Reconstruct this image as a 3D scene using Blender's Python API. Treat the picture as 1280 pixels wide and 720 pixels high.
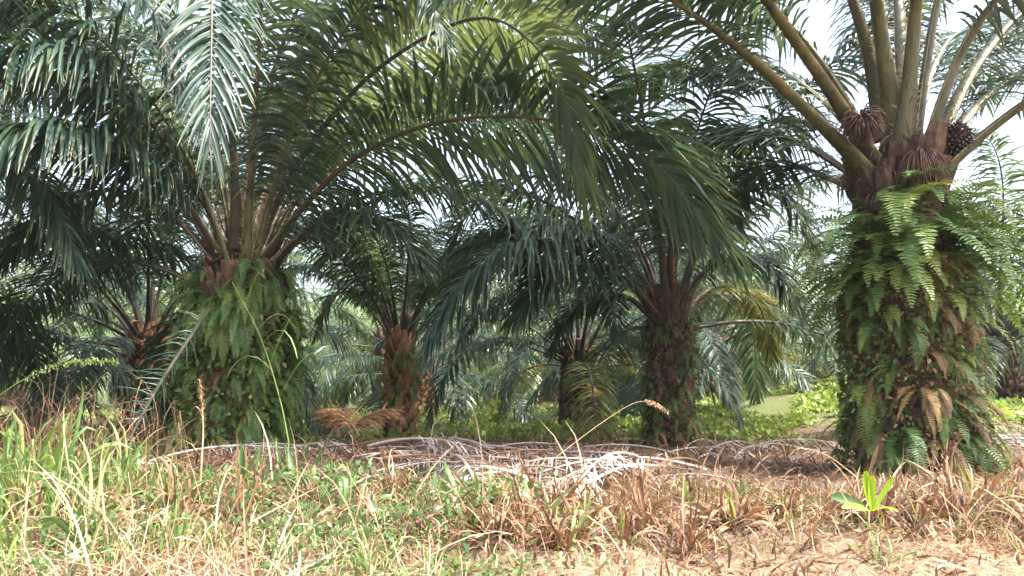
import bpy, math, random
import numpy as np
from mathutils import Vector

R = math.radians
rng = np.random.default_rng(7)
random.seed(7)
for o in list(bpy.data.objects):
    bpy.data.objects.remove(o)
scene = bpy.context.scene
COL = scene.collection

# ------------------------------------------------------------------ camera
CAM_Z, TILT, FPX = 0.92, R(6.66), 985.0
cd = bpy.data.cameras.new('camera')
cam = bpy.data.objects.new('camera', cd)
COL.objects.link(cam)
cam.location = (0, 0, CAM_Z)
cam.rotation_euler = (R(90) + TILT, 0, 0)
cd.sensor_width = 36.0
cd.lens = 36.0 * FPX / 1280.0
cd.clip_end = 3000
scene.camera = cam

def at(px, py, depth):
    """world point seen at a photo pixel (1280x720) at a distance along +Y"""
    u = (px - 640) / FPX
    v = (360 - py) / FPX
    dy = math.cos(TILT) - v * math.sin(TILT)
    dz = math.sin(TILT) + v * math.cos(TILT)
    k = depth / dy
    return np.array((u * k, depth, CAM_Z + dz * k))

# ------------------------------------------------------------------ light
SUN_EL, SUN_AZ = 54.0, 114.0     # azimuth clockwise from +Y: from the right, a little behind the camera
w = bpy.data.worlds.new('World')
scene.world = w
w.use_nodes = True
nt = w.node_tree
bg = nt.nodes['Background']
sky = nt.nodes.new('ShaderNodeTexSky')
sky.sky_type = 'NISHITA'
sky.sun_disc = False
sky.sun_elevation = R(SUN_EL)
sky.sun_rotation = R(SUN_AZ)
sky.air_density = 1.0
sky.dust_density = 6.0
sky.ozone_density = 1.0
hs = nt.nodes.new('ShaderNodeHueSaturation')      # thin bright haze: a paler sky
hs.inputs['Saturation'].default_value = 0.8
nt.links.new(sky.outputs[0], hs.inputs['Color'])
nt.links.new(hs.outputs[0], bg.inputs[0])
bg.inputs[1].default_value = 0.15
sd = bpy.data.lights.new('sun', 'SUN')
sd.energy = 2.8
sd.angle = R(0.6)
sd.color = (1.0, 0.95, 0.88)
sun = bpy.data.objects.new('sun', sd)
COL.objects.link(sun)
_d = Vector((math.sin(R(SUN_AZ)) * math.cos(R(SUN_EL)), math.cos(R(SUN_AZ)) * math.cos(R(SUN_EL)), math.sin(R(SUN_EL))))
sun.rotation_euler = _d.to_track_quat('Z', 'Y').to_euler()
sun.location = _d * 60
scene.view_settings.view_transform = 'Standard'
scene.view_settings.look = 'None'
scene.view_settings.gamma = 1.0
scene.view_settings.exposure = 2.4
scene.render.engine = 'CYCLES'
scene.cycles.max_bounces = 8
scene.cycles.transmission_bounces = 6
scene.cycles.diffuse_bounces = 4
scene.cycles.use_denoising = True

# ------------------------------------------------------------------ materials
MATS = {}
def new_mat(name):
    m = bpy.data.materials.new(name)
    m.use_nodes = True
    m.node_tree.nodes.clear()
    MATS[name] = m
    return m, m.node_tree.nodes, m.node_tree.links

def ramp(n, stops, interp='LINEAR'):
    r = n.new('ShaderNodeValToRGB')
    r.color_ramp.interpolation = interp
    e = r.color_ramp.elements
    while len(e) > 1:
        e.remove(e[-1])
    e[0].position, e[0].color = stops[0][0], (*stops[0][1], 1)
    for p, c in stops[1:]:
        k = e.new(p)
        k.color = (*c, 1)
    return r

def leaf_mat(name, stops, tip=None, trans=0.3, tcol=(0.30, 0.36, 0.05), rough=0.42, tip_at=0.8, spec=0.5, objvar=0.25):
    """stops: colours over the per-leaf random attribute; tip: colour reached towards the leaf end"""
    m, n, l = new_mat(name)
    out = n.new('ShaderNodeOutputMaterial')
    a = n.new('ShaderNodeAttribute'); a.attribute_name = 'rnd'
    oi = n.new('ShaderNodeObjectInfo')
    mix0 = n.new('ShaderNodeMath'); mix0.operation = 'MULTIPLY_ADD'
    l.new(oi.outputs['Random'], mix0.inputs[0]); mix0.inputs[1].default_value = objvar
    sc = n.new('ShaderNodeMath'); sc.operation = 'MULTIPLY'; sc.inputs[1].default_value = 1 - objvar
    l.new(a.outputs['Fac'], sc.inputs[0]); l.new(sc.outputs[0], mix0.inputs[2])
    r = ramp(n, stops); l.new(mix0.outputs[0], r.inputs[0])
    colr = r.outputs[0]
    if tip:
        t = n.new('ShaderNodeAttribute'); t.attribute_name = 'along'
        mp = n.new('ShaderNodeMapRange'); mp.inputs[1].default_value = tip_at; mp.inputs[2].default_value = 1.0
        l.new(t.outputs['Fac'], mp.inputs[0])
        g = n.new('ShaderNodeMath'); g.operation = 'MULTIPLY'
        l.new(mp.outputs[0], g.inputs[0]); l.new(a.outputs['Fac'], g.inputs[1])
        mx = n.new('ShaderNodeMix'); mx.data_type = 'RGBA'
        l.new(g.outputs[0], mx.inputs[0]); l.new(colr, mx.inputs[6]); mx.inputs[7].default_value = (*tip, 1)
        colr = mx.outputs[2]
    nz = n.new('ShaderNodeTexNoise'); nz.inputs['Scale'].default_value = 9
    gm = n.new('ShaderNodeNewGeometry'); l.new(gm.outputs['Position'], nz.inputs['Vector'])
    nr = n.new('ShaderNodeMapRange'); nr.inputs[3].default_value = 0.7; nr.inputs[4].default_value = 1.3
    l.new(nz.outputs['Fac'], nr.inputs[0])
    mul = n.new('ShaderNodeVectorMath'); mul.operation = 'SCALE'
    l.new(colr, mul.inputs[0]); l.new(nr.outputs[0], mul.inputs['Scale'])
    b = n.new('ShaderNodeBsdfPrincipled')
    l.new(mul.outputs[0], b.inputs['Base Color'])
    b.inputs['Roughness'].default_value = rough
    b.inputs['Specular IOR Level'].default_value = spec
    if trans > 0:
        tr = n.new('ShaderNodeBsdfTranslucent')
        tm = n.new('ShaderNodeMix'); tm.data_type = 'RGBA'; tm.inputs[0].default_value = 0.6
        l.new(mul.outputs[0], tm.inputs[6]); tm.inputs[7].default_value = (*tcol, 1)
        l.new(tm.outputs[2], tr.inputs[0])
        ms = n.new('ShaderNodeMixShader'); ms.inputs[0].default_value = trans
        l.new(b.outputs[0], ms.inputs[1]); l.new(tr.outputs[0], ms.inputs[2]); l.new(ms.outputs[0], out.inputs[0])
    else:
        l.new(b.outputs[0], out.inputs[0])
    return m

def rough_mat(name, stops, scale=6, detail=6, rough=0.85, bump=0.4, dist=0.02, stretch=(1, 1, 1), spec=0.3):
    m, n, l = new_mat(name)
    out = n.new('ShaderNodeOutputMaterial')
    tc = n.new('ShaderNodeTexCoord'); mp = n.new('ShaderNodeMapping'); mp.inputs['Scale'].default_value = stretch
    l.new(tc.outputs['Object'], mp.inputs[0])
    nz = n.new('ShaderNodeTexNoise'); nz.inputs['Scale'].default_value = scale; nz.inputs['Detail'].default_value = detail
    nz.inputs['Roughness'].default_value = 0.65
    l.new(mp.outputs[0], nz.inputs['Vector'])
    r = ramp(n, stops); l.new(nz.outputs['Fac'], r.inputs[0])
    b = n.new('ShaderNodeBsdfPrincipled'); b.inputs['Roughness'].default_value = rough
    b.inputs['Specular IOR Level'].default_value = spec
    l.new(r.outputs[0], b.inputs['Base Color'])
    bp = n.new('ShaderNodeBump'); bp.inputs['Strength'].default_value = bump; bp.inputs['Distance'].default_value = dist
    n2 = n.new('ShaderNodeTexNoise'); n2.inputs['Scale'].default_value = scale * 4; n2.inputs['Detail'].default_value = 5
    l.new(mp.outputs[0], n2.inputs['Vector'])
    l.new(n2.outputs['Fac'], bp.inputs['Height']); l.new(bp.outputs[0], b.inputs['Normal'])
    l.new(b.outputs[0], out.inputs[0])
    return m

PALM = leaf_mat('palm_leaf', [(0, (0.016, 0.038, 0.032)), (0.45, (0.028, 0.060, 0.044)), (0.8, (0.046, 0.082, 0.048)), (1, (0.09, 0.12, 0.06))],
                tip=(0.30, 0.27, 0.12), trans=0.27, tcol=(0.15, 0.22, 0.07), rough=0.42, spec=.38, tip_at=0.82)
PALM_OLIVE = leaf_mat('palm_leaf_olive', [(0, (0.05, 0.08, 0.04)), (0.5, (0.075, 0.105, 0.05)), (1, (0.11, 0.14, 0.06))],
                tip=(0.32, 0.29, 0.14), trans=0.42, tcol=(0.24, 0.29, 0.08), rough=0.5, tip_at=0.85)  # olive underside colour, brightened to stand in for light glowing through
PALM_FAR = leaf_mat('palm_leaf_far_sunlit', [(0, (0.03, 0.065, 0.04)), (0.4, (0.07, 0.12, 0.055)), (0.75, (0.14, 0.18, 0.07)), (1, (0.22, 0.23, 0.09))],
                tip=(0.22, 0.22, 0.08), trans=0.28, tcol=(0.18, 0.26, 0.04), rough=0.4, objvar=0.4)  # far leaves: sunlit look painted in as a brighter, yellower green
PALM_YEL = leaf_mat('palm_leaf_yellowing', [(0, (0.07, 0.10, 0.03)), (0.5, (0.13, 0.15, 0.04)), (1, (0.22, 0.19, 0.06))],
                tip=(0.36, 0.26, 0.10), trans=0.35, tcol=(0.35, 0.30, 0.04), rough=0.5)
FERN = leaf_mat('fern_leaf', [(0, (0.05, 0.11, 0.04)), (0.5, (0.09, 0.165, 0.045)), (1, (0.19, 0.24, 0.05))], trans=0.35, tcol=(0.20, 0.34, 0.04), rough=0.5, objvar=0.6)
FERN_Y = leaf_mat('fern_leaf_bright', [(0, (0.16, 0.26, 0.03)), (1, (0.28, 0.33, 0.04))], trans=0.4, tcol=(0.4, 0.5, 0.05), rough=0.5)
FERN_D = leaf_mat('fern_leaf_dry', [(0, (0.08, 0.05, 0.03)), (0.6, (0.19, 0.12, 0.06)), (1, (0.30, 0.20, 0.06))], trans=0.25, tcol=(0.35, 0.22, 0.06), rough=0.7, objvar=0.6)
CREEP = leaf_mat('creeper_leaf', [(0, (0.025, 0.07, 0.02)), (0.6, (0.06, 0.13, 0.03)), (0.85, (0.11, 0.15, 0.03)), (1, (0.25, 0.17, 0.07))], trans=0.25, tcol=(0.18, 0.25, 0.04), rough=0.5)
GRASS = leaf_mat('grass_blade', [(0, (0.05, 0.11, 0.03)), (0.5, (0.11, 0.18, 0.05)), (0.8, (0.18, 0.23, 0.07)), (1, (0.34, 0.32, 0.14))], tip=(0.4, 0.34, 0.16), trans=0.35, tcol=(0.30, 0.42, 0.06), rough=0.5, objvar=0.0)
STRAW = leaf_mat('straw_blade', [(0, (0.13, 0.085, 0.05)), (0.4, (0.30, 0.20, 0.12)), (1, (0.55, 0.42, 0.26))], trans=0.2, tcol=(0.5, 0.38, 0.18), rough=0.65, objvar=0.0)
BROWN = leaf_mat('withered_leaf', [(0, (0.03, 0.018, 0.015)), (0.35, (0.10, 0.05, 0.03)), (0.55, (0.20, 0.10, 0.04)), (0.78, (0.24, 0.15, 0.09)), (0.92, (0.38, 0.29, 0.19)), (1, (0.14, 0.17, 0.05))],
                tip=(0.30, 0.22, 0.14), trans=0.16, tcol=(0.4, 0.18, 0.06), rough=0.6, tip_at=0.5, objvar=0.35)
ORANGE = leaf_mat('dry_orange_leaf', [(0, (0.30, 0.15, 0.07)), (1, (0.52, 0.30, 0.16))], trans=0.25, tcol=(0.6, 0.3, 0.12), rough=0.6, objvar=0.1)
GREY = leaf_mat('bleached_stalk', [(0, (0.12, 0.095, 0.085)), (0.5, (0.28, 0.235, 0.215)), (1, (0.52, 0.46, 0.42))], trans=0.0, rough=0.7, objvar=0.4)
COVER = leaf_mat('cover_leaf', [(0, (0.08, 0.15, 0.03)), (0.5, (0.20, 0.28, 0.06)), (0.9, (0.34, 0.38, 0.09)), (1, (0.40, 0.34, 0.16))], trans=0.35, tcol=(0.34, 0.44, 0.05), rough=0.55, objvar=0)
BROAD = leaf_mat('broad_leaf', [(0, (0.04, 0.09, 0.03)), (0.6, (0.08, 0.15, 0.05)), (1, (0.15, 0.22, 0.07))], trans=0.3, tcol=(0.2, 0.32, 0.07), rough=0.42, objvar=0.3)
LIME = leaf_mat('lime_leaf', [(0, (0.20, 0.34, 0.02)), (1, (0.36, 0.50, 0.03))], trans=0.4, tcol=(0.5, 0.65, 0.03), rough=0.45)
YELLOW = leaf_mat('yellow_leaf', [(0, (0.45, 0.24, 0.04)), (1, (0.62, 0.38, 0.06))], trans=0.4, tcol=(0.8, 0.5, 0.08), rough=0.5)
PETI = rough_mat('petiole_skin', [(0.3, (0.025, 0.027, 0.012)), (0.45, (0.06, 0.062, 0.022)), (0.6, (0.095, 0.09, 0.034)), (0.72, (0.16, 0.12, 0.065))], scale=9, bump=0.7, dist=0.012, stretch=(1, 1, .12), rough=0.5, spec=0.5)
PETI_R = rough_mat('petiole_skin_reddish', [(0.3, (0.03, 0.028, 0.016)), (0.55, (0.06, 0.048, 0.03)), (0.75, (0.13, 0.09, 0.06))], scale=3, bump=0.35, dist=0.01, rough=0.5, spec=0.5)
PETI_E = rough_mat('petiole_edge', [(0.3, (0.26, 0.20, 0.09)), (0.7, (0.48, 0.40, 0.22))], scale=5, bump=0.3, rough=0.6)
BARK = rough_mat('palm_trunk_fibre', [(0.3, (0.022, 0.014, 0.010)), (0.5, (0.06, 0.036, 0.024)), (0.7, (0.13, 0.08, 0.05))], scale=9, bump=1.0, dist=0.04)
BUTT = rough_mat('leaf_base_wood', [(0.3, (0.025, 0.016, 0.012)), (0.5, (0.075, 0.045, 0.03)), (0.7, (0.19, 0.12, 0.08))], scale=7, bump=0.9, dist=0.02, stretch=(1, 1, .5))
BUTT_SUN = rough_mat('leaf_base_sunlit', [(0.3, (0.10, 0.055, 0.03)), (0.5, (0.24, 0.13, 0.07)), (0.68, (0.42, 0.26, 0.15))], scale=7, bump=0.9, dist=0.02, stretch=(1, 1, .5))  # leaf base wood again, with warm sunlight put into a brighter colour
STEM = rough_mat('green_stem', [(0.3, (0.07, 0.13, 0.03)), (0.7, (0.16, 0.22, 0.06))], scale=8, bump=0.1)
TANSTEM = rough_mat('tan_stem', [(0.3, (0.35, 0.24, 0.12)), (0.7, (0.55, 0.42, 0.24))], scale=8, bump=0.1)
FRUIT = rough_mat('dark_fruit', [(0.35, (0.010, 0.007, 0.008)), (0.7, (0.05, 0.02, 0.015))], scale=18, bump=0.2, rough=0.35, spec=0.6)
SPIKE = rough_mat('dry_spikelet', [(0.3, (0.05, 0.028, 0.022)), (0.7, (0.15, 0.09, 0.065))], scale=25, bump=0.8, dist=0.01)

# ------------------------------------------------------------------ mesh building
def unit(v):
    return v / np.maximum(np.linalg.norm(v, axis=-1, keepdims=True), 1e-9)

class Geo:
    def __init__(s):
        s.v, s.f, s.m, s.a, s.r, s.n = [], [], [], [], [], 0
        s.mats = []
    def slot(s, mat):
        if mat not in s.mats:
            s.mats.append(mat)
        return s.mats.index(mat)
    def add(s, V, F, mat, along=None, rnd=None):
        V = np.asarray(V, float).reshape(-1, 3); F = np.asarray(F, int).reshape(-1, 4)
        s.v.append(V); s.f.append(F + s.n); s.n += len(V)
        s.m.append(np.full(len(F), s.slot(mat)))
        s.a.append(np.zeros(len(V)) if along is None else np.asarray(along, float).ravel())
        s.r.append(np.full(len(V), 0.5) if rnd is None else np.asarray(rnd, float).ravel())
        return s
    def mesh(s, name, smooth=True):
        V = np.concatenate(s.v); F = np.concatenate(s.f); M = np.concatenate(s.m)
        me = bpy.data.meshes.new(name)
        me.vertices.add(len(V)); me.vertices.foreach_set('co', V.astype(np.float32).ravel())
        me.loops.add(F.size); me.loops.foreach_set('vertex_index', F.astype(np.int32).ravel())
        me.polygons.add(len(F)); me.polygons.foreach_set('loop_start', np.arange(0, F.size, 4, dtype=np.int32))
        me.polygons.foreach_set('loop_total', np.full(len(F), 4, dtype=np.int32))
        me.polygons.foreach_set('material_index', M.astype(np.int32))
        me.polygons.foreach_set('use_smooth', np.full(len(F), smooth))
        for k, arr in (('along', s.a), ('rnd', s.r)):
            at_ = me.attributes.new(k, 'FLOAT', 'POINT')
            at_.data.foreach_set('value', np.concatenate(arr).astype(np.float32))
        for m in s.mats:
            me.materials.append(m)
        me.update(calc_edges=True)
        return me
    def obj(s, name, parent=None, smooth=True):
        return link(bpy.data.objects.new(name, s.mesh(name, smooth)), parent)

def link(o, parent=None):
    COL.objects.link(o)
    if parent is not None:
        o.parent = parent
    return o
def tag(o, label, cat, group=None, kind=None):
    if label: o['label'] = label
    if cat: o['category'] = cat
    if group: o['group'] = group
    if kind: o['kind'] = kind
    return o
def thing(name, loc, label, cat, group=None, rz=0.0):
    o = bpy.data.objects.new(name, None)
    o.empty_display_size = 0.2
    o.location = [float(c) for c in loc]; o.rotation_euler = (0, 0, rz)
    link(o)
    return tag(o, label, cat, group)

def strips(geo, P, W, mat, fold=None, rnd=None):
    """N ribbons: centre lines P (N,K,3), half widths W (N,K,3), optional fold offset of the midrib (N,K,3)"""
    N, K, _ = P.shape
    if fold is None:
        V = np.stack([P - W, P + W], 2); C = 2
    else:
        V = np.stack([P - W, P + fold, P + W], 2); C = 3
    idx = np.arange(N * K * C).reshape(N, K, C)
    F = np.stack([idx[:, :-1, :-1], idx[:, :-1, 1:], idx[:, 1:, 1:], idx[:, 1:, :-1]], -1)
    al = np.broadcast_to(np.linspace(0, 1, K)[None, :, None], (N, K, C))
    rn = rng.random(N) if rnd is None else rnd
    rn = np.broadcast_to(np.asarray(rn)[:, None, None], (N, K, C))
    geo.add(V, F.reshape(-1, 4), mat, al, rn)

def grow(P0, D0, L, K, droop, power=1.3, side=None):
    """curved centre lines starting along D0 and bending down; L (N,), droop (N,)"""
    N = len(P0)
    t = np.linspace(0, 1, K)
    tm = (t[:-1] + t[1:]) / 2
    down = np.array((0, 0, -1.0))
    D = D0[:, None, :] + (np.asarray(droop)[:, None] * tm[None, :] ** power)[..., None] * down
    if side is not None:
        D = D + side[:, None, :] * (tm[None, :, None] ** 2)
    D = unit(D) * (np.asarray(L)[:, None, None] / (K - 1))
    P = np.concatenate([P0[:, None, :], P0[:, None, :] + np.cumsum(D, 1)], 1)
    return P

def tube(geo, P, r, mat, seg=8, rw=None, up=None, rnd=0.5, cap=True):
    """tube along P (K,3) with radius r (K,), optional other half width rw across the side direction"""
    P = np.asarray(P, float); K = len(P)
    r = np.broadcast_to(np.asarray(r, float), (K,)); rw = r if rw is None else np.broadcast_to(np.asarray(rw, float), (K,))
    T = unit(np.gradient(P, axis=0))
    if up is None:
        up = np.array((0, 0, 1.0)) if abs(T[:, 2]).mean() < 0.85 else np.array((0, 1.0, 0))
    up = np.asarray(up, float)
    if up.ndim == 1: up = np.broadcast_to(up, (K, 3))
    S = unit(np.cross(T, up)); N = np.cross(S, T)
    th = np.linspace(0, 2 * np.pi, seg, endpoint=False)
    V = P[:, None, :] + (rw[:, None] * np.cos(th))[..., None] * S[:, None, :] + (r[:, None] * np.sin(th))[..., None] * N[:, None, :]
    V = V.reshape(-1, 3)
    i = np.arange(K - 1)[:, None] * seg; j = np.arange(seg)[None, :]; j2 = (j + 1) % seg
    F = np.stack([i + j, i + j2, i + seg + j2, i + seg + j], -1).reshape(-1, 4)
    geo.add(V, F, mat, np.repeat(np.linspace(0, 1, K), seg), np.full(K * seg, rnd))
    if cap:
        for q, k in ((0, 1), (K - 1, -1)):
            ring = V[q * seg:(q + 1) * seg]
            V2 = np.concatenate([ring, ring.mean(0, keepdims=True)])
            F2 = np.array([[a, (a + 1) % seg, seg, seg] for a in range(seg)][::2])
            F2 = np.array([[a, (a + 1) % seg, (a + 2) % seg, seg] for a in range(0, seg, 2)])
            geo.add(V2, F2, mat, rnd=np.full(seg + 1, rnd))

def spline(pts, n):
    """smooth curve through points, even arc length"""
    P = np.asarray(pts, float)
    P = np.concatenate([[2 * P[0] - P[1]], P, [2 * P[-1] - P[-2]]])
    out = []
    for i in range(1, len(P) - 2):
        t = np.linspace(0, 1, 24, endpoint=False)[:, None]
        a, b, c, d = P[i - 1], P[i], P[i + 1], P[i + 2]
        out.append(0.5 * ((2 * b) + (-a + c) * t + (2 * a - 5 * b + 4 * c - d) * t ** 2 + (-a + 3 * b - 3 * c + d) * t ** 3))
    out.append(P[-2][None])
    Q = np.concatenate(out)
    s = np.concatenate([[0], np.cumsum(np.linalg.norm(np.diff(Q, axis=0), axis=1))])
    q = np.linspace(0, s[-1], n)
    return np.stack([np.interp(q, s, Q[:, k]) for k in range(3)], 1), s[-1]

def interp_curve(C, u):
    x = np.linspace(0, 1, len(C))
    return np.stack([np.interp(u, x, C[:, k]) for k in range(3)], 1)

def frond_geo(C, length, nl=105, K=6, leafL=0.85, leafW=0.021, pet=0.2, droop=1.1, mat=None, pmat=None,
              pw=0.075, wild=1.0, fold=True, roll=0.0, edge=True, spines=True, seg=8):
    """palm frond along curve C: (rachis mesh data, leaflets mesh data). C is in the palm's own space."""
    mat = mat or PALM; pmat = pmat or PETI
    n = len(C)
    T = unit(np.gradient(C, axis=0))
    h = C[-1] - C[0]; h[2] = 0
    if np.linalg.norm(h) < 0.3: h = C[n // 2] - C[0]; h[2] = 0
    S0 = unit(np.cross(unit(h), np.array((0, 0, 1.0))))
    S = unit(S0 - (T @ S0)[:, None] * T)
    N = np.cross(S, T)
    N = np.where((N[:, 2:3] < 0) & (np.abs(T[:, 2:3]) < 0.5), N, N)
    rl = np.clip(np.linspace(0, 1.7, n), 0, 1)[:, None] * roll
    S, N = S * np.cos(rl) + N * np.sin(rl), N * np.cos(rl) - S * np.sin(rl)
    g = Geo()
    u = np.linspace(0, 1, n)
    wid = np.interp(u, [0, 0.04, pet * 0.5, pet, 0.5, 1], [pw * 1.9, pw * 1.15, pw * 0.75, pw * 0.55, pw * 0.28, 0.004])
    thk = np.interp(u, [0, 0.04, pet, 0.5, 1], [pw * 0.6, pw * 0.5, pw * 0.42, pw * 0.25, 0.004])
    tube(g, C, thk, pmat, seg=seg, rw=wid, up=N)
    if edge:   # pale hard margins of the petiole
        k = max(3, int(n * (pet + .12)))
        for sgn in (-1, 1):
            tube(g, C[:k] + S[:k] * (sgn * wid[:k, None] * 0.97) + N[:k] * 0.006, np.interp(u[:k], [0, .3], [0.008, 0.004]), PETI_E, seg=4, cap=False)
    if spines:
        m = 46
        us = rng.uniform(0.05, pet + 0.02, m)
        p = interp_curve(C, us); s = interp_curve(S, us) * rng.choice([-1, 1], m)[:, None]; t = interp_curve(T, us)
        ww = np.interp(us, u, wid)
        p0 = p + s * ww[:, None] * 0.9
        Lk = rng.uniform(0.03, 0.08, m)
        P = grow(p0, unit(s + t * 0.5), Lk, 3, np.zeros(m))
        W = (t[:, None, :] * np.array([0.006, 0.004, 0.0008])[None, :, None])
        strips(g, P, W, PETI_E)
        m = 70; us = rng.uniform(0.0, .2, m); p = interp_curve(C, us); s = interp_curve(S, us); t = interp_curve(T, us); q_ = interp_curve(N, us); ww = np.interp(us, u, wid)
        sg_ = rng.uniform(-1, 1, m)
        P = grow(p + s * (ww * sg_)[:, None] + q_ * (ww * .3 * rng.choice([-1, 1], m))[:, None], unit(t + rng.normal(0, .5, (m, 3))), rng.uniform(.06, .3, m), 4, rng.uniform(0, 2, m))
        strips(g, P, s[:, None, :] * np.array([.004, .004, .003, .0006])[None, :, None], SPIKE)
    rach = g.mesh('rachis')
    # leaflets
    g = Geo()
    for sgn in (-1, 1):
        uu = pet + (1 - pet) * np.sort((np.arange(nl) + rng.uniform(-.45, .45, nl)) / nl).clip(0, 1)
        x = (uu - pet) / (1 - pet)
        p = interp_curve(C, uu); t = unit(interp_curve(T, uu)); s = unit(interp_curve(S, uu)) * sgn; nn = unit(interp_curve(N, uu))
        ww = np.interp(uu, u, wid)
        miss = np.where(rng.random(nl) < .05, .25, 1.0)
        L = miss * leafL * np.interp(x, [0, .06, .25, .55, .8, 1], [.3, .55, .95, 1.0, .75, .42]) * rng.uniform(.88, 1.1, nl)
        ang = np.interp(x, [0, .4, .8, 1], [R(78), R(62), R(42), R(16)]) + rng.normal(0, R(5) * wild, nl)
        ele = rng.choice([-1, 0, 1], nl) * R(17) * wild + rng.normal(0, R(7), nl) + R(10)
        d = (np.cos(ang)[:, None] * t + np.sin(ang)[:, None] * (np.cos(ele)[:, None] * s + np.sin(ele)[:, None] * nn))
        d = unit(d)
        dr = droop * rng.uniform(.55, 1.5, nl) * np.interp(x, [0, 1], [1.1, .7])
        P = grow(p + s * ww[:, None] * 0.6, d, L, K, dr, 1.2, side=rng.normal(0, .09 * wild, (nl, 3)))
        D = unit(np.gradient(P, axis=1))
        w0 = t[:, None, :] + rng.normal(0, .22 * wild, (nl, 1, 3))
        w0 = w0 - (w0 * D).sum(-1, keepdims=True) * D
        # near the tip of the frond, the leaflet is nearly parallel to the rachis: use the side instead
        alt = np.cross(D, nn[:, None, :])
        w0 = unit(w0 + alt * (-sgn) * 0.35)
        tt = np.linspace(0, 1, K)
        prof = np.interp(tt, [0, .08, .35, .65, .9, 1], [.35, .7, 1, .82, .35, .05])
        W = w0 * (prof[None, :, None] * (leafW * rng.uniform(.8, 1.15, nl) * np.interp(x, [0, .2, .8, 1], [.55, 1, 1, .6]))[:, None, None])
        fo = None
        if fold:
            fo = np.cross(W, D); fo = fo * np.where(fo[..., 2:3] < 0, 1.0, -1.0) * 0.35
        strips(g, P, W, mat, fold=fo)
    return rach, g.mesh('leaflets')

def generic_curve(elev, length, bend, r0=0.22, z0=0.0, n=34, p=1.35, wob=0.0):
    """curve in the x-z plane: leaves the crown at angle elev and arches over"""
    t = np.linspace(0, 1, n)
    e = elev - bend * t ** p
    yaw = wob * t ** 2
    ds = length / (n - 1)
    dx = np.cos(e) * np.cos(yaw); dy = np.cos(e) * np.sin(yaw); dz = np.sin(e)
    c = np.stack([np.cumsum(dx), np.cumsum(dy), np.cumsum(dz)], 1) * ds
    return c - c[0] + np.array((r0, 0, z0))

def gz(x, y):
    """height of the ground"""
    x = np.asarray(x, float); y = np.asarray(y, float)
    z = 0.05 * np.sin(x * 0.9 + 1) * np.sin(y * 0.7) + 0.03 * np.sin(x * 2.3) * np.cos(y * 1.9 + .5)
    z = z * np.clip((y - 1) / 3, 0, 1)
    z = z + 0.20 * np.exp(-((y - 7.1) / 0.9) ** 2) * (1 / (1 + np.exp(-(x + 3) * 2))) * (1 / (1 + np.exp((x - 2.1) * 2)))     # windrow
    z = z + 0.75 * np.exp(-(((y - 16) / 4.2) ** 2 + ((x - 7.0) / 3.4) ** 2))                                            # rise, back right
    z = z + 0.12 * np.exp(-(((y - 5.2) / 1.0) ** 2 + ((x + 3.2) / 1.2) ** 2))                                           # grassy hump, left
    z = z + 0.08 * np.exp(-(((y - 4.9) / .5) ** 2 + ((x - 0.5) / .9) ** 2)) + 0.07 * np.exp(-(((y - 5.1) / .5) ** 2 + ((x - 2.9) / .8) ** 2))
    z = z + 0.12 * np.exp(-(((y - 5.2) / .6) ** 2 + ((x + 1.3) / .7) ** 2)) + .05 * np.sin(x * 3.1 + y * 1.7) * np.exp(-((y - 4.6) / 1.0) ** 2)
    z = z - 0.10 / (1 + np.exp((y - 4.3 - 0.2 * np.sin(x * 2)) * 5)) * (1 / (1 + np.exp(-(x - 0.3) * 3)))                # lower bare soil, right front
    z = z - 0.55 * np.clip((y - 22) / 60, 0, 1)
    return z

# ------------------------------------------------------------------ ground
m, n, l = new_mat('plantation_soil')
out = n.new('ShaderNodeOutputMaterial'); b = n.new('ShaderNodeBsdfPrincipled'); l.new(b.outputs[0], out.inputs[0])
b.inputs['Roughness'].default_value = .95; b.inputs['Specular IOR Level'].default_value = .15
tc = n.new('ShaderNodeTexCoord')
n1 = n.new('ShaderNodeTexNoise'); n1.inputs['Scale'].default_value = 1.1; n1.inputs['Detail'].default_value = 6; l.new(tc.outputs['Object'], n1.inputs[0])
n2 = n.new('ShaderNodeTexNoise'); n2.inputs['Scale'].default_value = 22; n2.inputs['Detail'].default_value = 8; n2.inputs['Roughness'].default_value = .7; l.new(tc.outputs['Object'], n2.inputs[0])
lit = ramp(n, [(.3, (.04, .026, .018)), (.5, (.10, .065, .045)), (.68, (.22, .15, .105))]); l.new(n2.outputs['Fac'], lit.inputs[0])
soil = ramp(n, [(.3, (.07, .045, .03)), (.46, (.19, .13, .085)), (.7, (.38, .28, .19))]); l.new(n2.outputs['Fac'], soil.inputs[0])
grn = ramp(n, [(.3, (.04, .06, .02)), (.5, (.09, .12, .04)), (.7, (.18, .20, .07))]); l.new(n2.outputs['Fac'], grn.inputs[0])
at1 = n.new('ShaderNodeAttribute'); at1.attribute_name = 'rnd'
mx = n.new('ShaderNodeMix'); mx.data_type = 'RGBA'; l.new(at1.outputs['Fac'], mx.inputs[0]); l.new(lit.outputs[0], mx.inputs[6]); l.new(soil.outputs[0], mx.inputs[7])
mr = n.new('ShaderNodeMapRange'); mr.inputs[1].default_value = .38; mr.inputs[2].default_value = .55; l.new(n1.outputs['Fac'], mr.inputs[0])
mg = n.new('ShaderNodeMath'); mg.operation = 'MULTIPLY'; at2 = n.new('ShaderNodeAttribute'); at2.attribute_name = 'along'
l.new(mr.outputs[0], mg.inputs[0]); l.new(at2.outputs['Fac'], mg.inputs[1])
mx2 = n.new('ShaderNodeMix'); mx2.data_type = 'RGBA'; l.new(mg.outputs[0], mx2.inputs[0]); l.new(mx.outputs[2], mx2.inputs[6]); l.new(grn.outputs[0], mx2.inputs[7])
l.new(mx2.outputs[2], b.inputs['Base Color'])
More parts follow.
